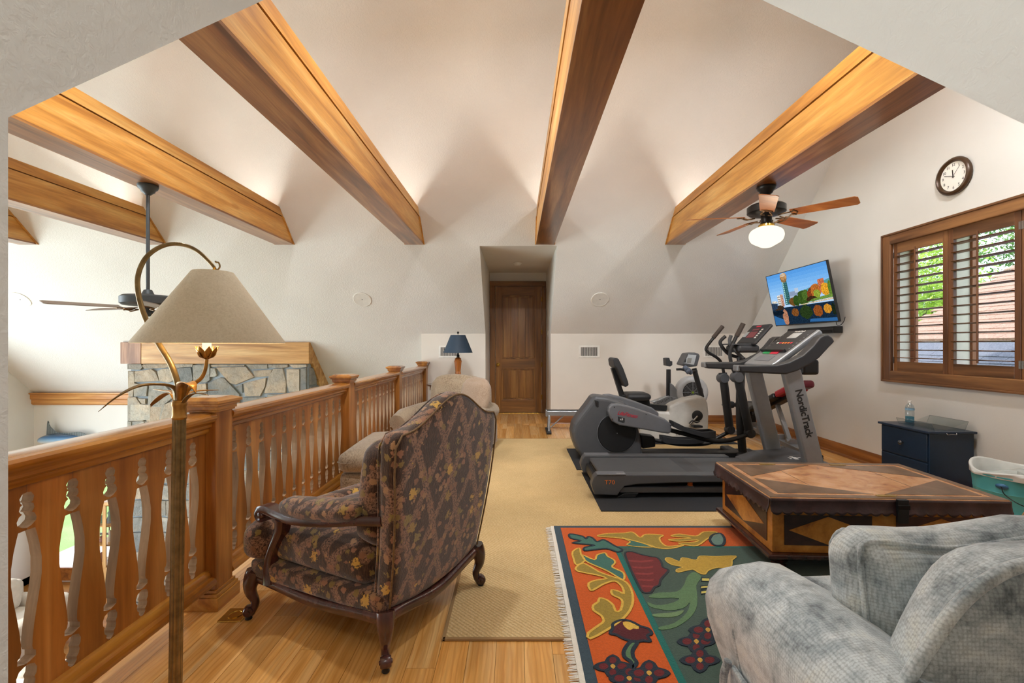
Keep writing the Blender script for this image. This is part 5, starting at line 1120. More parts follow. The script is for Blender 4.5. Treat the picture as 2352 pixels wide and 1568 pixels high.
# treadmill
tm = thing('treadmill', 'grey folding treadmill with a slanted console on a black mat', 'treadmill', (1.65, 4.2, FZ))
BEL = plain('belt', '#47494c', 0.7, bump=.3)
put(MB().box(0.70, 2.16, 3.90, 4.46, 0.17, 0.198), 'belt', BEL, tm, bevel=0.01)
put(MB().box(0.70, 2.3, 3.93, 4.44, 0.08, 0.165), 'deck', m_black, tm)
put(MB().box(1.46, 1.60, 3.91, 4.45, 0.1975, 0.1986), 'belt_mark', plain('belt_mark', '#3b3d40', .7), tm)
sp = [(1359,1113),(1364,1098),(1370,1090),(1640,1090),(1760,1092),(1760,1107),(1640,1107.6),(1568,1108.6),(1464,1112),(1434,1117),(1418,1138),(1366,1136),(1361,1122)]
for nm, y0, y1 in (('side_rail', 3.80, 3.90), ('side_rail', 4.46, 4.56)): plate(nm, sp, 3.80, y0, y1, m_grey, tm, bevel=0.008)
put(MB().box(0.665, 0.72, 3.90, 4.46, 0.06, 0.15), 'rear_roller', m_black, tm, bevel=0.02)
for y0 in (3.795, 4.47): put(MB().box(0.66, 0.90, y0, y0 + 0.095, 0.2115, 0.222), 'foot_rail', m_grey2, tm, bevel=0.006)
for y0 in (3.84, 4.47): put(MB().box(0.86, 2.45, y0, y0 + 0.05, 0.055, 0.100), 'base_bar', m_grey2, tm, bevel=0.004)
for y0 in (3.82, 4.45): plate('base_foot', [(1418,1147),(1462,1147),(1470,1136),(1436,1136)], 3.78, y0, y0 + 0.075, m_black, tm, bevel=0.004)
for x in (1.45,):
    put(MB().lathe([(0.030, 0.0), (0.034, 0.006), (0.026, 0.012), (0.022, 0.014)], 16, (x, 3.862, 0.096)), 'cushion_seat', m_silver, tm, smooth=50)
    put(MB().lathe([(0.019, 0.0), (0.022, 0.008), (0.017, 0.013), (0.022, 0.02), (0.018, 0.03), (0.02, 0.038)], 16, (x, 3.862, 0.109)), 'cushion', m_orange, tm, smooth=50)
rod('lift_arm', [(1.02, 4.18, 0.15), (1.2, 4.18, 0.06)], 0.015, m_grey, tm, sm=False)
hood = MB().add([(2.12, 3.86, .200), (2.12, 4.50, .200), (2.30, 4.50, .262), (2.30, 3.86, .262), (2.66, 4.52, .285), (2.66, 3.84, .285), (2.68, 4.52, .05), (2.68, 3.84, .05), (2.12, 3.86, .07), (2.12, 4.50, .07)], [(0, 1, 2, 3), (3, 2, 4, 5), (5, 4, 6, 7), (7, 6, 9, 8), (8, 9, 1, 0), (0, 3, 5, 7, 8), (1, 9, 6, 4, 2)])
put(hood, 'motor_hood', m_grey, tm, bevel=0.015)
for i, (c, h_, w_) in enumerate(((0, .03, .10), (.028, .012, .05), (-.03, .014, .05), (.05, .02, .02))): put(MB().box(2.46 + c, 2.46 + c + h_, 4.12 - w_ / 2, 4.12 + w_ / 2, .2745 + c * .064, .2755 + c * .064 + .0015), 'emblem', m_wprint, tm)
for y0, y1, nm in ((3.845, 3.915, 'upright'), (4.475, 4.545, 'upright')):
    put(MB().add([(x, y, z) for y in (y0, y1) for x, z in ((2.47, .06), (2.625, .06), (2.372, 1.085), (2.222, 1.085))], [(0, 1, 2, 3), (7, 6, 5, 4), (0, 4, 5, 1), (1, 5, 6, 2), (2, 6, 7, 3), (3, 7, 4, 0)]), nm, m_silver, tm, bevel=0.016, seg=3)
ax_ = Vector((0.25, 0, -1.02)); lettering('lettering', 'NordicTrack', 0.082, m_black, tm, frame_mat((2.392, 3.8435, .715), ax_, (1, 0, .25)), extrude=.0004, spacing=.95, bold=.0022)
arn = [(1691,838.5),(1779,837.8),(1807,831),(1839,815),(1861,794.5),(1877.5,774),(1886,769.5),(1896.5,769),(1905,775),(1911,784),(1899,796),(1876,821),(1857,835.6),(1824.7,851.7),(1799.7,859),(1766,857.6),(1699,854.7)]
plate('armrest', arn, 3.84, 3.80, 3.905, m_dark, tm, bevel=0.014, seg=3)
plate('armrest', arn, 3.84, 4.475, 4.58, m_dark, tm, bevel=0.014, seg=3)
put(MB().box(2.42, 2.56, 3.90, 4.48, 1.03, 1.16), 'cross_bar', m_black, tm, bevel=0.02)
for y0 in (3.803, 4.478): put(MB().box(1.82, 1.845, y0 + .004, y0 + .094, 1.065, 1.116), 'grip_cap', m_silver, tm, bevel=0.01)
MC = frame_mat((2.19, 4.42, 1.115), (0, -1, 0), (0.385, 0, 0.285)); SL = math.hypot(.41, .30)     # console: x across, y up the slope, z out of the face
co = put(MB().box(-0.02, 0.46, -0.02, SL + 0.01, -0.055, 0.0, MC), 'console', m_silver, tm, bevel=0.02, seg=3)
def onc(nm, a, b, c, d, z, mat): 
    o = MB().box(a, b, c, d, 0.0, z, MC); o.v = [(v[0] - tm.location.x, v[1] - tm.location.y, v[2] - tm.location.z) for v in o.v]; return o.build(nm, mat, co, bevel=0.002)
onc('face_panel', 0.01, 0.43, 0.185, SL - 0.005, 0.004, m_dark); onc('speaker', 0.09, 0.34, 0.045, 0.12, 0.003, m_grey2)
onc('display', 0.15, 0.29, SL - 0.125, SL - 0.045, 0.006, m_lcd); onc('start_key', 0.09, 0.20, 0.145, 0.175, 0.007, m_green); onc('stop_key', 0.21, 0.33, 0.145, 0.175, 0.007, m_redp)
for i, c in enumerate((m_wprint, m_redp, m_orange, m_orange, m_orange, m_redp)): onc('quick_key', 0.10 + i * .042, 0.125 + i * .042, 0.30, 0.322, 0.006, c)
for i in range(6):
    for x in (0.03, 0.40): onc('key', x, x + .016, 0.22 + i * .04, 0.232 + i * .04, 0.006, m_grey2)
onc('ledge', 0.02, 0.42, 0.175, 0.19, 0.03, m_black)
lettering('lettering', 'NordicTrack', 0.03, m_wprint, tm, MC @ Matrix.Translation((0.22, SL - 0.022, 0.0045)), extrude=.0003)
lettering('lettering', 'T70', 0.05, m_orange, tm, frame_mat((0.765, 3.7985, .152), (1, 0, 0), (0, 0, 1)), extrude=.0006, spacing=1.1)
lettering('lettering', 'DURAFLEX', 0.014, m_wprint, tm, frame_mat((0.86, 3.82, .2225), (1, 0, 0), (0, 1, 0)), extrude=.0003)

# elliptical trainer
el = thing('elliptical_trainer', 'dark grey elliptical trainer behind the treadmill', 'elliptical trainer', (1.6, 5.2, FZ))
hs = [(1365,909),(1400,913),(1438,925),(1458,942),(1468,975),(1475,1008),(1480,1045),(1480,1059),(1342,1059),(1325,1036),(1317,1014),(1314.5,995),(1319,975),(1331,956),(1347,936),(1358,921)]
plate('flywheel_housing', hs, 5.02, 5.06, 5.36, m_grey, el, bevel=0.05, seg=4)
dc = side([(1417.6, 994.8)], 5.04)[0]
put(MB().lathe([(0.0, .012), (.205, .012), (.21, 0), (.21, -.03)], 48, M=frame_mat((dc[0], 5.058, dc[1]), (1, 0, 0), (0, 0, 1)), caps=False), 'drive_disc', m_black, el, smooth=40)
put(MB().lathe([(0.0, .012), (.205, .012), (.21, 0), (.21, -.03)], 48, M=frame_mat((dc[0], 5.362, dc[1]), (-1, 0, 0), (0, 0, 1)), caps=False), 'drive_disc', m_black, el, smooth=40)
put(MB().lathe([(0.213, .004), (.219, .004), (.219, -.02)], 48, M=frame_mat((dc[0], 5.058, dc[1]), (1, 0, 0), (0, 0, 1)), caps=False), 'disc_rim', m_grey2, el, smooth=40)
put(MB().lathe([(0, .006), (.006, .004)], 10, M=frame_mat((dc[0], 5.045, dc[1]), (1, 0, 0), (0, 0, 1)), caps=False), 'hub', m_silver, el)
ca = [(1404,928),(1398,935),(1396,944),(1400,957),(1407,968),(1422,976),(1468,984),(1535,996),(1541,992),(1542,974),(1526,961),(1484,945),(1451,934),(1420,927)]
plate('crank_cover', ca, 4.96, 4.94, 5.035, m_grey2, el, bevel=0.02, seg=3)
plate('crank_cover', [(x, y - 12) for x, y in ca], 4.96, 5.385, 5.48, m_grey2, el, bevel=0.02, seg=3)
for i in range(4): plate('vent_slot', [(1366 + i * 2.6, 918 + i * 1.2), (1368 + i * 2.6, 919 + i * 1.2), (1371 + i * 1.6, 932 + i * 1), (1369 + i * 1.6, 933 + i * 1)], 5.04, 5.055, 5.062, m_black, el)
lettering('lettering', 'LifeFitness', 0.058, m_redp, el, frame_mat(tuple(P3(1441, 952, 4.937)), (1, 0, -.18), (.1, 0, 1)), extrude=.0006, shear=.35, spacing=.92)
plate('badge', [(1419,956),(1435,960),(1435,970),(1420,966)], 4.937, 4.934, 4.9385, m_dark, el); lettering('lettering', 'x9', 0.034, m_wprint, el, frame_mat(tuple(P3(1427.5, 963, 4.9325)), (1, 0, -.2), (.1, 0, 1)), extrude=.0006)
for x, y in ((1411, 935), (1407, 962), (1484, 951), (1540, 977), (1468, 984)): put(MB().lathe([(0, .003), (.006, .002)], 8, M=frame_mat(tuple(P3(x, y, 4.938)), (1, 0, 0), (0, 0, 1)), caps=False), 'screw', m_black, el)
def pedal(pts, Yr, y0, y1):
    k = MB(); pl = side(pts, Yr)
    h = len(pl) // 2; top, bot = pl[:h], pl[h:][::-1]
    put(MB().prism(pl, 'y', y0, y0 + .012), 'pedal_wall', m_dark, el, bevel=.004); put(MB().prism(pl, 'y', y1 - .012, y1), 'pedal_wall', m_dark, el, bevel=.004)
    put(MB().sweep([(-(y1 - y0) / 2 + .01, -.006), ((y1 - y0) / 2 - .01, -.006), ((y1 - y0) / 2 - .01, .006), (-(y1 - y0) / 2 + .01, .006)], [(x, (y0 + y1) / 2, z + .008) for x, z in bot], up=(0, 0, 1)), 'pedal_tread', m_black, el)
    a, b = pl[h - 1], pl[h]; put(MB().box(min(a[0], b[0]) - .012, max(a[0], b[0]) , y0, y1, min(a[1], b[1]), max(a[1], b[1])), 'pedal_stop', m_dark, el, bevel=.01)
pedal([(1542,966),(1549,968),(1577,982),(1606,989),(1638,987),(1638,1004),(1616,1003),(1583,994),(1554,984),(1543,978)], 4.94, 4.87, 5.02)
pedal([(1518,1000),(1526,1001),(1550,1005),(1580,1006),(1612,1003),(1612,1015),(1580,1018),(1550,1018),(1526,1016),(1519,1012)], 5.42, 5.36, 5.50)
rod('pedal_rail', [P3(1530, 985, 4.98), P3(1580, 998, 4.98), P3(1625, 1010, 5.0), P3(1655, 1013, 5.03), P3(1690, 1007, 5.06), P3(1722, 996, 5.08)], .024, m_black, el)
rod('pedal_rail', [P3(1490, 1008, 5.42), P3(1560, 1020, 5.42), P3(1625, 1018, 5.42), P3(1650, 1004, 5.42), P3(1678, 990, 5.42)], .022, m_black, el)
put(MB().box(1.25, 2.62, 5.14, 5.28, FZ, .085), 'base_beam', m_dark, el, bevel=.01); put(MB().box(2.44, 2.56, 4.86, 5.56, FZ, .08), 'front_foot', m_dark, el, bevel=.02)
plate('rear_tongue', [(1474,1000),(1505,1004),(1508,1010),(1508,1028),(1478,1032)], 5.1, 5.14, 5.28, m_black, el, bevel=.01)
rod('main_post', [P3(1706, 1042, 5.2), P3(1700, 960, 5.2), P3(1702, 820, 5.2)], .045, m_black, el, 14)
for Y, tp_, bt, jx in ((5.08, (1692, 866), (1722, 994), 0), (5.36, (1660, 868), (1676, 986), 0)):
    a, b = P3(tp_[0], tp_[1], Y), P3(bt[0], bt[1], Y)
    rod('swing_arm', [a + Vector((0, 0, .06)), b], .046, m_black, el, 14, False)
    put(MB().lathe([(.052, -.06), (.06, -.04), (.06, .04), (.052, .06)], 18, M=frame_mat(tuple(a), (1, 0, 0), (0, 0, 1))), 'pivot_cover', m_grey, el, smooth=50)
    put(MB().lathe([(.045, -.045), (.052, -.03), (.052, .03), (.045, .045)], 18, M=frame_mat(tuple(b), (1, 0, 0), (0, 0, 1))), 'knuckle', m_dark, el, smooth=50)
rod('moving_handle', [P3(1690, 862, 5.08), P3(1680, 836, 5.08), P3(1677, 806, 5.08), P3(1690, 775, 5.08), P3(1698, 760, 5.08)], .019, m_black, el); rod('handle_grip', [P3(1692, 772, 5.08), P3(1707, 743, 5.08)], .026, plain('foam_grip', '#3f3630', .8), el, 12, False)
rod('moving_handle', [P3(1664, 862, 5.36), P3(1654, 828, 5.36), P3(1626, 808, 5.36), P3(1623, 797, 5.36), P3(1640, 774, 5.36)], .017, m_black, el); rod('handle_grip', [P3(1638, 776, 5.36), P3(1660, 749, 5.36)], .024, bpy.data.materials['foam_grip'], el, 12, False)
rod('fixed_handle', [P3(1702, 822, 5.3), P3(1674, 813, 5.3), P3(1657, 794, 5.3), P3(1655, 783, 5.3), P3(1666, 772, 5.3)], .019, m_dark, el); rod('fixed_handle', [P3(1706, 822, 5.12), P3(1684, 800, 5.12), P3(1676, 784, 5.12), P3(1679, 770, 5.12)], .019, m_grey, el)
ME = frame_mat((2.56, 5.40, 1.30), (0, -1, 0), (.20, 0, .22)); ce = put(MB().box(0, .40, 0, .30, -.04, 0, ME), 'console', m_dark, el, bevel=.02, seg=3)
def one(nm, a, b, c, d, z, mat): o = MB().box(a, b, c, d, 0, z, ME); o.v = [(v[0] - el.location.x, v[1] - el.location.y, v[2] - el.location.z) for v in o.v]; o.build(nm, mat, ce)
one('display', .12, .28, .09, .18, .003, plain('lcd_red', '#7a2a36', .3)); one('display_bar', .12, .26, .20, .225, .003, MATS['lcd_red']); one('badge', .14, .24, .25, .27, .003, m_redp); one('side_panel', .02, .09, .10, .18, .003, m_lcd)
for i in range(5): one('key', .31, .34, .08 + i * .03, .098 + i * .03, .004, m_wprint)
put(MB().box(2.42, 2.66, 5.04, 5.36, 1.20, 1.285), 'reading_rack', m_dark, el, bevel=.03, seg=3); put(MB().box(2.36, 2.58, 5.06, 5.34, 1.285, 1.30), 'rack_ledge', m_grey, el, bevel=.006)

# recumbent bike
bk = thing('exercise_bike', 'white recumbent exercise bike with a black seat in front of the rower', 'exercise bike', (1.9, 6.1, FZ))
YB = 5.97
plate('body_shell', [(1536,947),(1539,934),(1550,927),(1579,916),(1613,910),(1622,914),(1628,927),(1630,948),(1629.5,984),(1630,1008),(1520,1012),(1472,1007),(1470,985),(1452,942)], YB, YB + .02, YB + .24, m_offw, bk, bevel=.03, seg=3)
plate('seat_rail', [(1409,915),(1420,913),(1493,929),(1537.6,933),(1536,946),(1500,942),(1462,935)], YB, YB + .08, YB + .19, m_black, bk, bevel=.004)
plate('seat_carriage', [(1432,908),(1494,912),(1497,932),(1470,936),(1435,926)], YB, YB + .06, YB + .2, m_black, bk, bevel=.006)
put(MB().cushion(.31, .36, .085, .04, .012, c=(1.575, YB + .13, .614)), 'seat', m_dark, bk, smooth=70)
bp = side([(1409,841),(1407,825),(1412,821),(1419,823),(1430.5,846),(1441,875),(1443,884),(1434,889),(1426,872),(1415,846)], YB)
put(MB().prism(bp, 'y', YB - .05, YB + .31), 'back_pad', m_dark, bk, bevel=.03, seg=4)
plate('back_post', [(1407.5,846),(1416.7,846),(1440,911.6),(1429,914.7)], YB, YB + .09, YB + .17, m_black, bk, bevel=.006)
cc = side([(1602.7, 955)], YB)[0]
put(MB().lathe([(0, .02), (.045, .02), (.068, .012), (.07, 0), (.07, -.02)], 28, M=frame_mat((cc[0], YB + .018, cc[1]), (1, 0, 0), (0, 0, 1)), caps=False), 'crank_disc', m_black, bk, smooth=45)
rod('crank_arm', [P3(1602, 955, YB - .02), P3(1585, 974, YB - .02)], .012, m_chrome, bk, 8, False); put(MB().box(2.24, 2.36, YB - .12, YB - .03, .235, .262), 'pedal', m_black, bk, bevel=.006)
rod('pedal_strap', [P3(1583, 972, YB - .1), P3(1590, 966, YB - .08), P3(1600, 970, YB - .07), P3(1607, 967, YB - .06)], .008, m_black, bk)
rod('mast', [P3(1594, 846, YB + .13), P3(1612, 912, YB + .13)], .033, m_black, bk, 12, False)
put(MB().prism(side([(1568,838),(1582,811),(1598,809.5),(1607,812),(1609.6,817),(1603.4,841),(1586.6,843)], YB), 'y', YB + .02, YB + .26), 'console', m_grey, bk, bevel=.02, seg=3)
plate('console_face', [(1571,834),(1583,814),(1601,815),(1595,838)], YB, YB + .012, YB + .022, m_lcd, bk, bevel=.004); plate('display', [(1580,822),(1590,822.5),(1587,834),(1578,833)], YB, YB + .008, YB + .014, plain('lcd_dim', '#7f7e7a', .3), bk)
plate('key_pad', [(1573,827),(1577,822),(1576,832),(1572,833)], YB, YB + .008, YB + .014, m_dark, bk)
rod('handlebar', [P3(1600, 852, YB + .13), P3(1580, 852, YB + .0), P3(1566, 848, YB - .04), P3(1554, 848, YB - .05)], .016, m_black, bk)
put(MB().box(2.2, 2.3, YB - .10, YB + .36, FZ, .06), 'front_foot', m_black, bk, bevel=.02); put(MB().box(1.62, 1.7, YB - .10, YB + .36, FZ, .06), 'rear_foot', m_black, bk, bevel=.02); put(MB().lathe([(.03, -.02), (.036, 0), (.03, .02)], 14, M=frame_mat((2.34, YB - .07, .05), (1, 0, 0), (0, 0, 1))), 'wheel', m_black, bk, smooth=50)
lettering('lettering', '5500HR', .042, m_black, bk, frame_mat((2.13, YB + .018, .125), (1, 0, .0), (0, 0, 1)), extrude=.0006, shear=.2); lettering('lettering', 'Coop', .06, m_redp, bk, frame_mat((2.05, YB + .018, .165), (1, 0, -.05), (0, 0, 1)), extrude=.0006, shear=.3)
cl_ = MB(); 
for c, r_ in (((2.17, YB - .03, .985), .04), ((2.205, YB - .03, .955), .045), ((2.24, YB - .02, .935), .035), ((2.19, YB - .06, .94), .03)): cl_.lathe([(0, -r_), (r_ * .7, -r_ * .7), (r_, 0), (r_ * .75, r_ * .7), (0, r_)], 12, c, caps=False)
tag(cl_.build('hand_towel', plain('towel_bluegrey', '#5c6472', .95, var=.3, scale=40, bump=.5), smooth=80, sub=1), 'crumpled blue-grey cloth hung on the bike handlebar', 'towel')

# rowing machine
rw = thing('rowing_machine', 'rowing machine with a round fan housing and a long silver rail by the knee wall', 'rowing machine', (1.6, 6.85, 0))
YR = 6.82
put(MB().box(.44, 2.35, YR - .04, YR + .04, .245, .318), 'monorail', m_silver, rw, bevel=.008); put(MB().box(.43, 2.35, YR - .03, YR + .03, .318, .33), 'rail_track', m_black, rw); put(MB().box(.425, .445, YR - .05, YR + .05, .235, .335), 'end_cap', m_silver, rw, bevel=.005)
for y in (-.13, .13): rod('rear_leg', [(.475, YR + y * .3, .25), (.465, YR + y, .03)], .014, m_silver, rw, 8, False)
rod('leg_brace', [(.70, YR, .25), (.49, YR, .06)], .010, m_silver, rw, 8, False); put(MB().box(.43, .50, YR - .19, YR + .19, 0.0, .04), 'foot_pad', m_black, rw, bevel=.008)
fw = side([(1587.5, 900)], YR)[0]; MFW = frame_mat((fw[0], YR - .06, fw[1]), (1, 0, 0), (0, 0, 1))
put(MB().lathe([(.15, .012), (.165, .02), (.215, .012), (.232, -.01), (.236, -.10), (.22, -.13), (0, -.13)], 40, M=MFW, caps=False), 'fan_housing', plain('fan_housing', '#b4b5b6', .4), rw, smooth=45)
put(MB().lathe([(.0, -.005), (.15, -.005), (.165, .018)], 40, M=MFW, caps=False), 'fan_well', m_dark, rw, smooth=45)
k = MB()
for q in range(7): k.tube([MFW @ Vector(((.03 + q * .017) * math.cos(a), (.03 + q * .017) * math.sin(a), .008)) for a in [2 * PI * i / 28 for i in range(28)]], .0022, 4, closed=True)
for q in range(8): a = 2 * PI * q / 8; k.tube([MFW @ Vector((.02 * math.cos(a), .02 * math.sin(a), .008)), MFW @ Vector((.15 * math.cos(a), .15 * math.sin(a), .008))], .004, 4)
o = put(k, 'fan_grille', m_silver, rw); o['kind'] = 'stuff'
put(MB().lathe([(0, .014), (.016, .014), (.018, .006)], 16, M=MFW, caps=False), 'hub_badge', plain('lime_badge', '#8fae3a', .5), rw, smooth=40)
plate('frame_arm', [(1495,922),(1533,908),(1562,915),(1556,924),(1513,935)], YR, YR - .06, YR + .06, m_silver, rw, bevel=.006); lettering('lettering', 'CONCEPT 2', .05, m_dark, rw, frame_mat(tuple(P3(1524, 921, YR - .062)), (1, 0, .32), (0, 0, 1)), extrude=.0005, spacing=1.05)
plate('front_mast', [(1531,848),(1540,848),(1540,935),(1530,935)], YR, YR - .02, YR + .02, m_black, rw, bevel=.004); plate('mast_bracket', [(1537,878),(1545,884),(1556,900),(1556,930),(1537,930)], YR, YR - .05, YR - .015, m_silver, rw, bevel=.004)
plate('monitor', [(1526,822),(1534,821),(1536,828),(1541,829),(1541,838),(1536,841),(1527,839)], YR, YR - .07, YR + .07, m_dark, rw, bevel=.006); put(MB().box(2.50, 2.62, YR - .2, YR + .2, 0, .05), 'front_foot', m_black, rw, bevel=.01); put(MB().box(2.52, 2.60, YR - .04, YR + .04, .04, .45), 'front_leg', m_silver, rw, bevel=.01)
MB_seat = put(MB().cushion(.24, .3, .06, .03, .0, c=(1.3, YR, .385)), 'sliding_seat', m_black, rw, smooth=70)

# weight bench
wb = thing('weight_bench', 'adjustable weight bench with black and red padding by the window wall', 'bench', (3.3, 5.8, 0))
def slab(nm, a, b, wx, th, mat, bev=.02):
    a, b = Vector(a), Vector(b); d = (b - a); L = d.length; M2 = frame_mat(tuple(a), d, (1, 0, 0)); put(MB().box(0, L, -wx / 2, wx / 2, -th / 2, th / 2, M2), nm, mat, wb, bevel=bev, seg=3)
m_vin = plain('black_vinyl', '#141416', .35); m_redv = plain('red_vinyl', '#b3142a', .4)
slab('back_pad', (3.3, 6.32, .40), (3.3, 5.70, .66), .28, .07, m_vin); slab('head_pad', (3.3, 5.69, .675), (3.3, 5.42, .782), .25, .075, m_redv); slab('head_roll', (3.3, 5.41, .80), (3.3, 5.28, .845), .24, .09, plain('maroon_vinyl', '#5c1a26', .35), .035); slab('seat_pad', (3.3, 6.72, .42), (3.3, 6.36, .40), .28, .07, m_vin)
slab('pad_frame', (3.3, 6.4, .33), (3.3, 5.38, .735), .09, .05, m_blackm, .008); slab('ladder_base', (3.27, 6.65, .16), (3.25, 5.20, .075), .10, .06, m_silver, .006); slab('support_strut', (3.3, 5.86, .55), (3.27, 5.52, .12), .05, .04, m_silver, .006)
for i in range(5): y = 6.35 - i * .22; put(MB().prism([(-.05, .0), (.05, .0), (.05, .05), (.02, .05), (.0, .02), (-.05, .06)], 'x', 3.21, 3.31), 'tooth', m_silver, wb, loc=(0, y - 0, .075 + .0588 * (y - 5.2) + .025))
for x in (3.10, 3.46):
    put(MB().lathe([(.05, -.03), (.058, -.02), (.058, .02), (.05, .03)], 20, M=frame_mat((x, 5.55, .059), (0, 1, 0), (0, 0, 1))), 'wheel', m_rub, wb, smooth=45)
rod('axle', [(3.08, 5.55, .059), (3.48, 5.55, .059)], .014, m_silver, wb, 8, False); put(MB().box(3.06, 3.54, 6.62, 6.70, 0, .06), 'rear_foot', m_silver, wb, bevel=.01); put(MB().box(3.08, 3.44, 5.17, 5.24, 0, .05), 'front_foot', m_blackm, wb, bevel=.01); put(MB().box(3.24, 3.34, 6.44, 6.50, .10, .40), 'seat_post', m_blackm, wb, bevel=.006)
for x in (3.10, 3.40): put(MB().lathe([(.045, -.07), (.05, -.05), (.05, .05), (.045, .07)], 18, M=frame_mat((x + .05, 6.86, .40), (0, 1, 0), (0, 0, 1))), 'leg_roll', m_rub, wb, smooth=50)
rod('leg_bar', [(3.05, 6.86, .40), (3.55, 6.86, .40)], .014, m_silver, wb, 8, False); rod('leg_link', [(3.3, 6.86, .40), (3.3, 6.70, .39)], .014, m_silver, wb, 8, False)
cbm = MB().tube(spline([(3.70, 5.95, .33), (3.66, 5.8, .22), (3.62, 5.72, .10), (3.58, 5.80, .035), (3.56, 5.92, .02), (3.60, 6.02, .02), (3.66, 5.95, .03), (3.60, 5.86, .02), (3.56, 5.95, .03), (3.61, 6.0, .035), (3.64, 5.92, .02)], 6), .006, 7)
tag(cbm.build('power_cord', m_white, smooth=70), 'coiled white power cord on the floor by the weight bench', 'cord')
# ---------------------------------------------------------------- leather trunk
tk = thing('trunk', 'leather trunk coffee table with inlaid diamonds and a scalloped lid edge', 'trunk', (2.035, 2.885, 0.0245), R(-2.5))
def leather(name, a, b, c, rough=.32, sc=9):
    t = NT(name); v = t.coord(); t.set(color=t.ramp(t.noise(v, sc, 5, .65, .4), [(.3, a), (.5, b), (.72, c)]), rough=rough, coat=.25, coatr=.25); t.bump(t.noise(v, 110, 4, .7), .2, .003); return t.m
m_amb, m_esp, m_tan = leather('amber_leather', '#8a4e1c', '#c07a2e', '#dc9a48'), leather('espresso_leather', '#2a1614', '#3a201c', '#4c2c26'), leather('tan_top_leather', '#9a643e', '#c08a5c', '#d6a67a', .22)
m_tand, m_edge = leather('top_dark_leather', '#4e3a2a', '#70543c', '#846850', .28), leather('lid_edge_leather', '#2b1a1a', '#3d2626', '#503434', .3)
bw, bd_, bz0, bz1 = 0.60, 0.345, 0.105, 0.385
MB().box(-bw, bw, -bd_, bd_, bz0, bz1).build('body', m_amb, tk, bevel=.004)
MB().box(-bw - .035, bw + .035, -bd_ - .035, bd_ + .035, .075, .105).build('base_moulding', m_mah, tk, bevel=.012, seg=3)
for x in (-bw + .07, bw - .07):
    for y in (-bd_ + .07, bd_ - .07):
        f_ = MB().lathe([(.030, 0), (.038, .006), (.040, .016), (.030, .024), (.046, .034), (.048, .044), (.034, .052), (.050, .060), (.050, .070), (.036, .076)], 22, (x, y, 0)).build('bun_foot', m_mah, tk, smooth=60)
def diamond_panel(M2, w, h, dark, lite):
    p_ = MB().box(-w, w, -h, h, 0, .004, M2).build('panel', dark, tk)
    MB().prism([(-w * .90, 0), (0, -h * .93), (w * .90, 0), (0, h * .93)], 'z', .004, .0065, M2).build('diamond', lite, p_)
for s_ in (-1, 1):
    for q in (-1, 1): diamond_panel(frame_mat((q * .30, s_ * bd_, .232), (-s_, 0, 0), (0, 0, 1)), .235, .083, m_esp, m_amb)
    diamond_panel(frame_mat((s_ * bw, 0, .232), (0, s_, 0), (0, 0, 1)), .29, .085, m_esp, m_amb)
lw, ld, lz = 0.632, 0.385, 0.425
MB().box(-lw, lw, -ld, ld, bz1 - .002, lz).build('lid', m_tan, tk, bevel=.008, seg=3)
for a, b, c, d in ((-lw + .004, lw - .004, -ld + .004, -ld + .05), (-lw + .004, lw - .004, ld - .05, ld - .004), (-lw + .004, -lw + .05, -ld + .05, ld - .05), (lw - .05, lw - .004, -ld + .05, ld - .05)): MB().box(a, b, c, d, lz - .001, lz + .0012).build('lid_border', m_tand, tk)
for q in (-1, 1):
    for s_ in (-1, 1):
        MB().prism([(q * .03, s_ * .31), (q * .55, s_ * .31), (q * .55, s_ * .02)][::q * s_], 'z', lz - .001, lz + .0013).build('lid_inlay', m_tand, tk)
    MB().box(q * .29 - .0015, q * .29 + .0015, -ld + .05, ld - .05, lz, lz + .001).build('seam', m_tand, tk)
def flap(a, b, outward):
    a, b, o_ = Vector(a), Vector(b), Vector(outward); L = (b - a).length; n = max(30, int(L / .0095)); k = MB()
    def S(u, v):
        p = a.lerp(b, u); sc = abs(math.sin(PI * u * L / .058)) ** .7; drop = .085 * v if v < .6 else .085 * .6 + (.085 * .4) * (v - .6) / .4 * (.40 + .60 * sc)
        return p + o_ * (.004 + .012 * v ** 2 + .004 * math.sin(PI * u * L / .12) * v * v) + Vector((0, 0, lz - .006 - drop))
    k.grid(S, n, 8); o = k.build('scalloped_flap', m_edge, tk, smooth=70); o.modifiers.new('thick', 'SOLIDIFY').thickness = .003
flap((-lw, -ld, 0), (lw, -ld, 0), (0, -1, 0)); flap((-lw, ld, 0), (-lw, -ld, 0), (-1, 0, 0)); flap((lw, -ld, 0), (lw, ld, 0), (1, 0, 0)); flap((lw, ld, 0), (-lw, ld, 0), (0, 1, 0))
MB().box(.03, .085, -ld - .026, -ld - .004, .30, lz + .002).build('strap', m_black, tk, bevel=.003); MB().box(.025, .09, -ld - .03, -ld - .02, .375, .40).build('buckle', m_blackm, tk, bevel=.003)
m_gilt = plain('gilt', '#b89a5c', .35, .8)
for x, y in ((.02, -ld + .045), (-.30, ld - .06), (.18, ld - .06)):
    h_ = MB().prism([(-.055, -.008), (-.03, -.016), (0, -.012), (.03, -.018), (.055, 0), (.03, .018), (0, .012), (-.03, .016), (-.055, .008)], 'z', lz, lz + .005).build('lid_mount', m_gilt, tk, loc=(x, y, 0), bevel=.001)

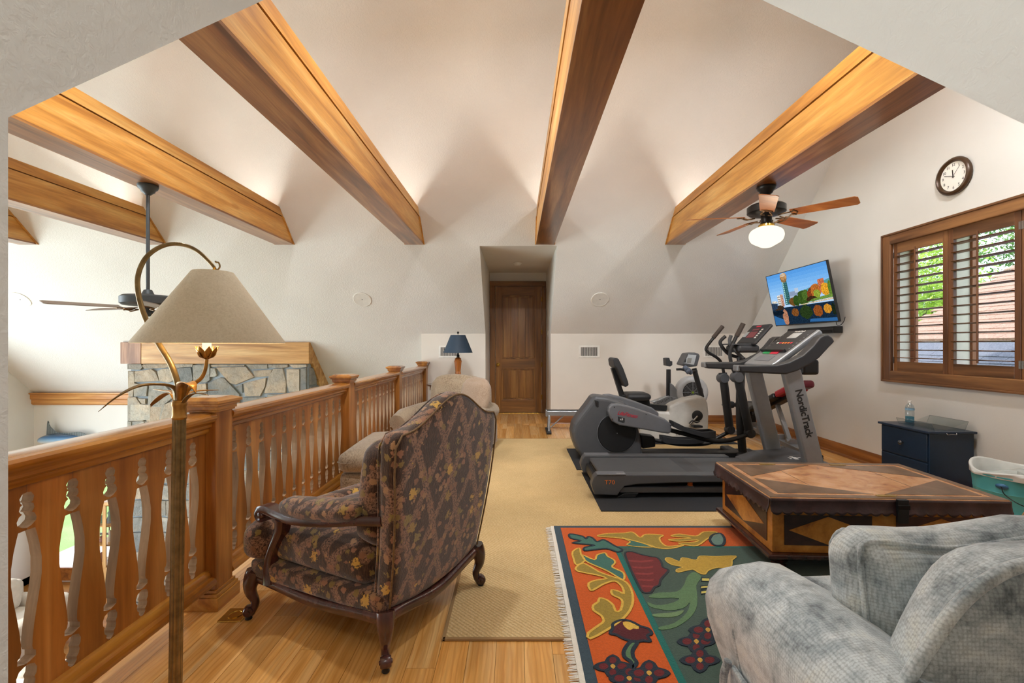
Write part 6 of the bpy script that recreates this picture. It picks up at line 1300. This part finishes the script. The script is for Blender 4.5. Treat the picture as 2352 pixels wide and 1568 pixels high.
# ---------------------------------------------------------------- grey chenille sofa seen from behind its arm
sf = thing('sofa', 'grey chenille sofa with rolled arms on the floral rug', 'sofa', (1.65, 1.2, 0.0245))
def sput(mb, nm, **kw): return put(mb, nm, m_chen, sf, **kw)
sput(MB().cushion(2.02, .78, .34, .05, .0, n=9, c=(1.70, 1.14, .20)), 'base', smooth=70)
def twp(q, p): return (q.x, q.y, q.z + .018 * math.sin(q.x * 9) * (1 - p.y ** 2) * (p.z > 0))
for i, (a, b) in enumerate(((.690, 1.66), (1.67, 2.63))):
    sput(MB().cushion(b - a, .34, .17, .035, .015, n=11, c=((a + b) / 2, 1.475, .388), warp=twp), 'seat_cushion', smooth=75)
    sput(MB().cushion(b - a - (.24 if i == 0 else .24), .40, .165, .05, .02, n=9, c=((a + b) / 2 + (.12 if i == 0 else -.12), 1.21, .423)), 'seat_cushion', smooth=75)
def arm(cx, s_):
    prof = [(-.142, .06), (-.145, .30), (-.160, .37), (-.172, .44), (-.168, .505), (-.140, .560), (-.095, .596), (-.035, .608), (.030, .600), (.085, .570), (.118, .520), (.130, .46), (.130, .36), (.125, .06)]
    path = [(cx, .74, 0), (cx, .95, .005), (cx, 1.15, .004), (cx, 1.30, .0), (cx, 1.375, -.006), (cx, 1.405, -.022)]
    k = MB(); pr = [(u * (-s_), w) for u, w in prof] if s_ < 0 else prof
    k.sweep([(u * s_, w) for u, w in prof], path, up=(0, 0, 1), scale=[1, 1, 1, 1, .985, .94]); sput(k, 'arm', smooth=75)
    sput(MB().sweep([(.006 * math.cos(a), .006 * math.sin(a)) for a in [2 * PI * i / 7 for i in range(7)]], [(cx + u * s_ * .965, 1.396, w * .95 - .012) for u, w in prof]), 'arm_piping', smooth=60)
arm(.822, 1); arm(2.585, -1)
fr = [(.80, .12), (.83, .36), (.875, .50), (.925, .62), (.975, .725), (1.015, .775), (1.07, .800), (1.25, .806), (1.7, .808), (2.2, .805), (2.36, .78), (2.45, .70), (2.55, .5), (2.60, .12)]
re = [(.70, .12), (.735, .45), (.775, .585), (.83, .675), (.885, .752), (.95, .808), (1.04, .842), (1.25, .850), (1.7, .852), (2.2, .850), (2.40, .82), (2.5, .70), (2.62, .5), (2.70, .12)]
mid = [(.5 * a[0] + .5 * b[0] - .012, .5 * a[1] + .5 * b[1] + .022) for a, b in zip(fr, re)]
k = MB(); n_ = len(fr); vs = []
for y, o in ((1.13, [(x * .98 + .034, z * .97) for x, z in fr]), (1.11, fr), (1.05, mid), (.97, [(.3 * a[0] + .7 * b[0] - .008, .3 * a[1] + .7 * b[1] + .014) for a, b in zip(fr, re)]), (.935, re), (.915, [(x * .97 + .05, z * .97) for x, z in re])): vs += [(x, y, z) for x, z in o]
fs = [(r * n_ + i, r * n_ + i + 1, (r + 1) * n_ + i + 1, (r + 1) * n_ + i) for r in range(5) for i in range(n_ - 1)] + [tuple(range(n_))[::-1], tuple(range(5 * n_, 6 * n_))] + [tuple(r * n_ + j for r in range(6))[::(1 if j else -1)] for j in (0, n_ - 1)]
k.add(vs, fs); sput(k, 'back', smooth=80, sub=1)
sput(MB().tube(spline([(x - .002, .926, z + .002) for x, z in re], 4), .0135, 9), 'back_piping', smooth=70)
def bpw(q, p):
    e = (abs(p.x) ** 6) * .5; return (q.x, q.y * (1 - .35 * e), q.z + .014 * math.sin(q.x * 11 + 1) * (p.z > 0))
for cx, w in ((1.355, .96), (2.22, .72)):
    M2 = Matrix.Translation((cx, 1.235, .625)) @ Matrix.Rotation(R(-9), 4, 'X')
    sput(MB().cushion(w, .19, .30, .075, .03, n=13, M=M2, warp=bpw), 'back_cushion', smooth=75)
    for e in (-.86, .86):                                   # piping along both face seams
        prm = [(-1, e, -.9 + 1.8 * i / 8) for i in range(9)] + [(-.97 + 1.94 * i / 26, e, 1) for i in range(27)] + [(1, e, .9 - 1.8 * i / 8) for i in range(9)]
        sput(MB().tube(MB().cushion_pts(prm, w=w, d=.19, h=.30, r=.075, puff=.03, M=M2, warp=bpw), .0075, 7), 'cushion_piping', smooth=70)
sput(MB().box(.655, .672, .80, 1.42, .03, .30), 'skirt', bevel=.006); sput(MB().tube(spline([(.650, 1.42, .31), (.640, 1.43, .25), (.648, 1.44, .15), (.642, 1.43, .04)], 4), .012, 8), 'skirt_pleat', smooth=70)

# ---------------------------------------------------------------- night stand with bottle and acrylic stand; bucket
m_nvy = plain('navy_lacquer', '#1b2c40', .32, var=.1); 
nd = thing('nightstand', 'dark navy two-drawer nightstand against the window wall', 'nightstand', (3.585, 4.05, 0))
NX0, NX1, NY0, NY1, NZ = 3.40, 3.765, 3.80, 4.30, .572
put(MB().box(NX0, NX1, NY0, NY1, .03, NZ - .02), 'body', m_nvy, nd, bevel=.003); put(MB().box(NX0 - .025, NX1 + .012, NY0 - .02, NY1 + .02, NZ - .02, NZ), 'top', m_nvy, nd, bevel=.006, seg=3); put(MB().box(NX0 + .02, NX1, NY0 + .01, NY1 - .01, 0, .03), 'plinth', m_nvy, nd)
for z0, z1 in ((.315, .545), (.055, .300)):
    d_ = put(MB().box(NX0 - .012, NX0 + .004, NY0 + .012, NY1 - .012, z0, z1), 'drawer', m_nvy, nd, bevel=.004); zc = (z0 + z1) / 2
    kk = MB().lathe([(.008, 0), (.009, .012), (.018, .02), (.020, .028), (.012, .036), (0, .037)], 18, M=frame_mat((NX0 - .012 - 3.585, 0, zc), (0, 1, 0), (0, 0, -1)) if False else Matrix.Translation((NX0 - .012 - 3.585, 0, zc)) @ Matrix.Rotation(R(-90), 4, 'Y'), caps=False); kk.build('knob', plain('pewter', '#6a6e74', .25, .9), d_, smooth=50)
put(MB().tube(spline([(3.52, NY0 - .021, NZ - .012), (3.525, NY0 - .026, NZ - .022), (3.56, NY0 - .027, NZ - .02), (3.595, NY0 - .026, NZ - .022), (3.60, NY0 - .021, NZ - .012)], 4), .003, 6), 'hook', m_chrome, nd, smooth=60)
bt = thing('water_bottle', 'half empty clear plastic water bottle with blue label on the nightstand', 'bottle', (3.61, 4.24, NZ))
t = NT('clear_plastic'); tr = t.n('BsdfTransparent'); tr.inputs['Color'].default_value = (.86, .92, .95, 1); gl = t.n('BsdfGlossy', Roughness=.08); mx = t.n('MixShader', Fac=.16); t.l(tr.outputs[0], mx.inputs[1]); t.l(gl.outputs[0], mx.inputs[2]); t.l(mx.outputs[0], t.out.inputs['Surface']); m_clr = t.m
MB().lathe([(.030, 0), (.034, .006), (.034, .03), (.032, .038), (.034, .046), (.034, .10), (.032, .106), (.034, .112), (.034, .135), (.030, .155), (.016, .172), (.013, .178), (.013, .188)], 24, caps=False).build('shell', m_clr, bt, smooth=60)
t = NT('blue_water'); tr = t.n('BsdfTransparent'); tr.inputs['Color'].default_value = (.25, .62, .72, 1); gl = t.n('BsdfDiffuse'); gl.inputs['Color'].default_value = (.18, .5, .6, 1); mx = t.n('MixShader', Fac=.35); t.l(tr.outputs[0], mx.inputs[1]); t.l(gl.outputs[0], mx.inputs[2]); t.l(mx.outputs[0], t.out.inputs['Surface'])
MB().lathe([(.028, .003), (.032, .008), (.032, .055)], 20).build('water', t.m, bt, smooth=60); MB().lathe([(.0346, .115), (.0346, .132)], 24, caps=False).build('label_band', plain('label_blue', '#8fb6cf', .4), bt, smooth=60); MB().lathe([(.0155, .182), (.0155, .200), (.014, .203)], 18).build('cap', m_white, bt, smooth=40)
ac_ = thing('acrylic_stand', 'bent clear acrylic stand on the nightstand', 'stand', (3.60, 4.02, NZ))
t = NT('acrylic'); tr = t.n('BsdfTransparent'); tr.inputs['Color'].default_value = (.93, .95, .95, 1); gl = t.n('BsdfGlossy', Roughness=.05); mx = t.n('MixShader', Fac=.10); t.l(tr.outputs[0], mx.inputs[1]); t.l(gl.outputs[0], mx.inputs[2]); t.l(mx.outputs[0], t.out.inputs['Surface']); m_acr = t.m
MB().prism([(-.13, 0), (.12, 0), (.15, .075), (.147, .077), (.118, .003), (-.127, .003), (-.152, .055), (-.155, .054)], 'y', -.19, .17).build('tray', m_acr, ac_)
MB().prism([(-.05, .004), (.145, .076), (.147, .072), (-.047, .001)], 'y', -.19, .17).build('rest', m_acr, ac_)
m_grye = plain('acrylic_edge', '#6f7678', .2)
for y in (-.19, .17): MB().tube([(-.154, y, .054), (-.13, y, .0015), (.12, y, .0015), (.149, y, .075)], .0013, 5).build('edge', m_grye, ac_)
for x, z in ((-.154, .054), (.149, .076)): MB().tube([(x, -.19, z), (x, .17, z)], .0013, 5).build('edge', m_grye, ac_)

bu = thing('bucket', 'turquoise metal bucket with wire handle and white liner by the window wall', 'bucket', (3.49, 3.22, 0))
m_tur = plain('turquoise_enamel', '#58b2b8', .35, .2)
MB().lathe([(.0, .006), (.195, .006), (.20, 0), (.203, .01), (.212, .12), (.2135, .124), (.212, .128), (.222, .27), (.2235, .274), (.222, .278), (.232, .375), (.238, .380), (.238, .388), (.230, .390), (.226, .375), (.20, .03), (0, .02)], 48, caps=False).build('pail', m_tur, bu, smooth=40)
for a in (R(205), R(25)):
    e_ = MB().lathe([(.0, .008), (.02, .006), (.034, 0)], 18, M=frame_mat((.229 * math.cos(a), .229 * math.sin(a), .325), (-math.sin(a), math.cos(a), 0), (0, 0, 1)), caps=False, sx=1, sy=.55).build('ear', plain('ear_blue', '#3f6f96', .4, .4), bu, smooth=50)
d_ = Vector((math.cos(R(205)), math.sin(R(205)), 0)); MB().tube(spline([d_ * .24 + Vector((0, 0, .325)), d_ * .25 + Vector((-.03, -.06, .29)), d_ * .23 + Vector((-.02, -.16, .245)), Vector((-.02, -.275, .20)), Vector((.14, -.25, .215)), -d_ * .25 + Vector((.03, -.10, .27)), -d_ * .24 + Vector((0, 0, .325))], 5), .003, 6).build('bail', m_blackm, bu, smooth=60)
MB().tube([(-.09, -.262, .222), (-.02, -.272, .202), (.05, -.268, .205)], .009, 8).build('grip', plain('grip_red', '#8a2a30', .5), bu, smooth=60)
ln = random.Random(5)
def linr(u, v):
    a = 2 * PI * u; w = 1 + .03 * math.sin(5 * a) + .02 * math.sin(11 * a + 1)
    pr_ = [(.239, .372), (.241, .38), (.243, .392), (.238, .402), (.222, .398), (.214, .36), (.20, .30)]; q = v * 6; i = min(5, int(q)); f = q - i; r_ = pr_[i][0] * (1 - f) + pr_[i + 1][0] * f; z = pr_[i][1] * (1 - f) + pr_[i + 1][1] * f
    if .1 < v < .7: z += .012 * math.sin(3 * a + 2) + .012 + .03 * max(0, math.sin(a)) ** 2
    return Vector((r_ * (w if v < .3 or v > .75 else 1) * math.cos(a), r_ * (w if v < .3 or v > .75 else 1) * math.sin(a), z))
MB().grid(linr, 60, 14, cu=True).build('liner', plain('liner_white', '#d9dbd6', .3, coat=.3), bu, smooth=80)
MB().grid(lambda u, v: Vector(((.205 * v) * math.cos(2 * PI * u), (.205 * v) * math.sin(2 * PI * u), .355 + .06 * (1 - v) * math.sin(2 * PI * u * 2 + 1) * v + .05 * (1 - v * v) * (math.cos(2 * PI * u) > -.3))), 40, 8, cu=True).build('lid_plastic', plain('lid_clearish', '#b9beb9', .25, coat=.4), bu, smooth=80)
text('lettering', 'ALASKA', .05, plain('bucket_print', '#d8a878', .5), bu, frame_mat((-.085, -.2125, .165), (1, -.42, 0), (.0, -.04, 1)), extrude=.001)
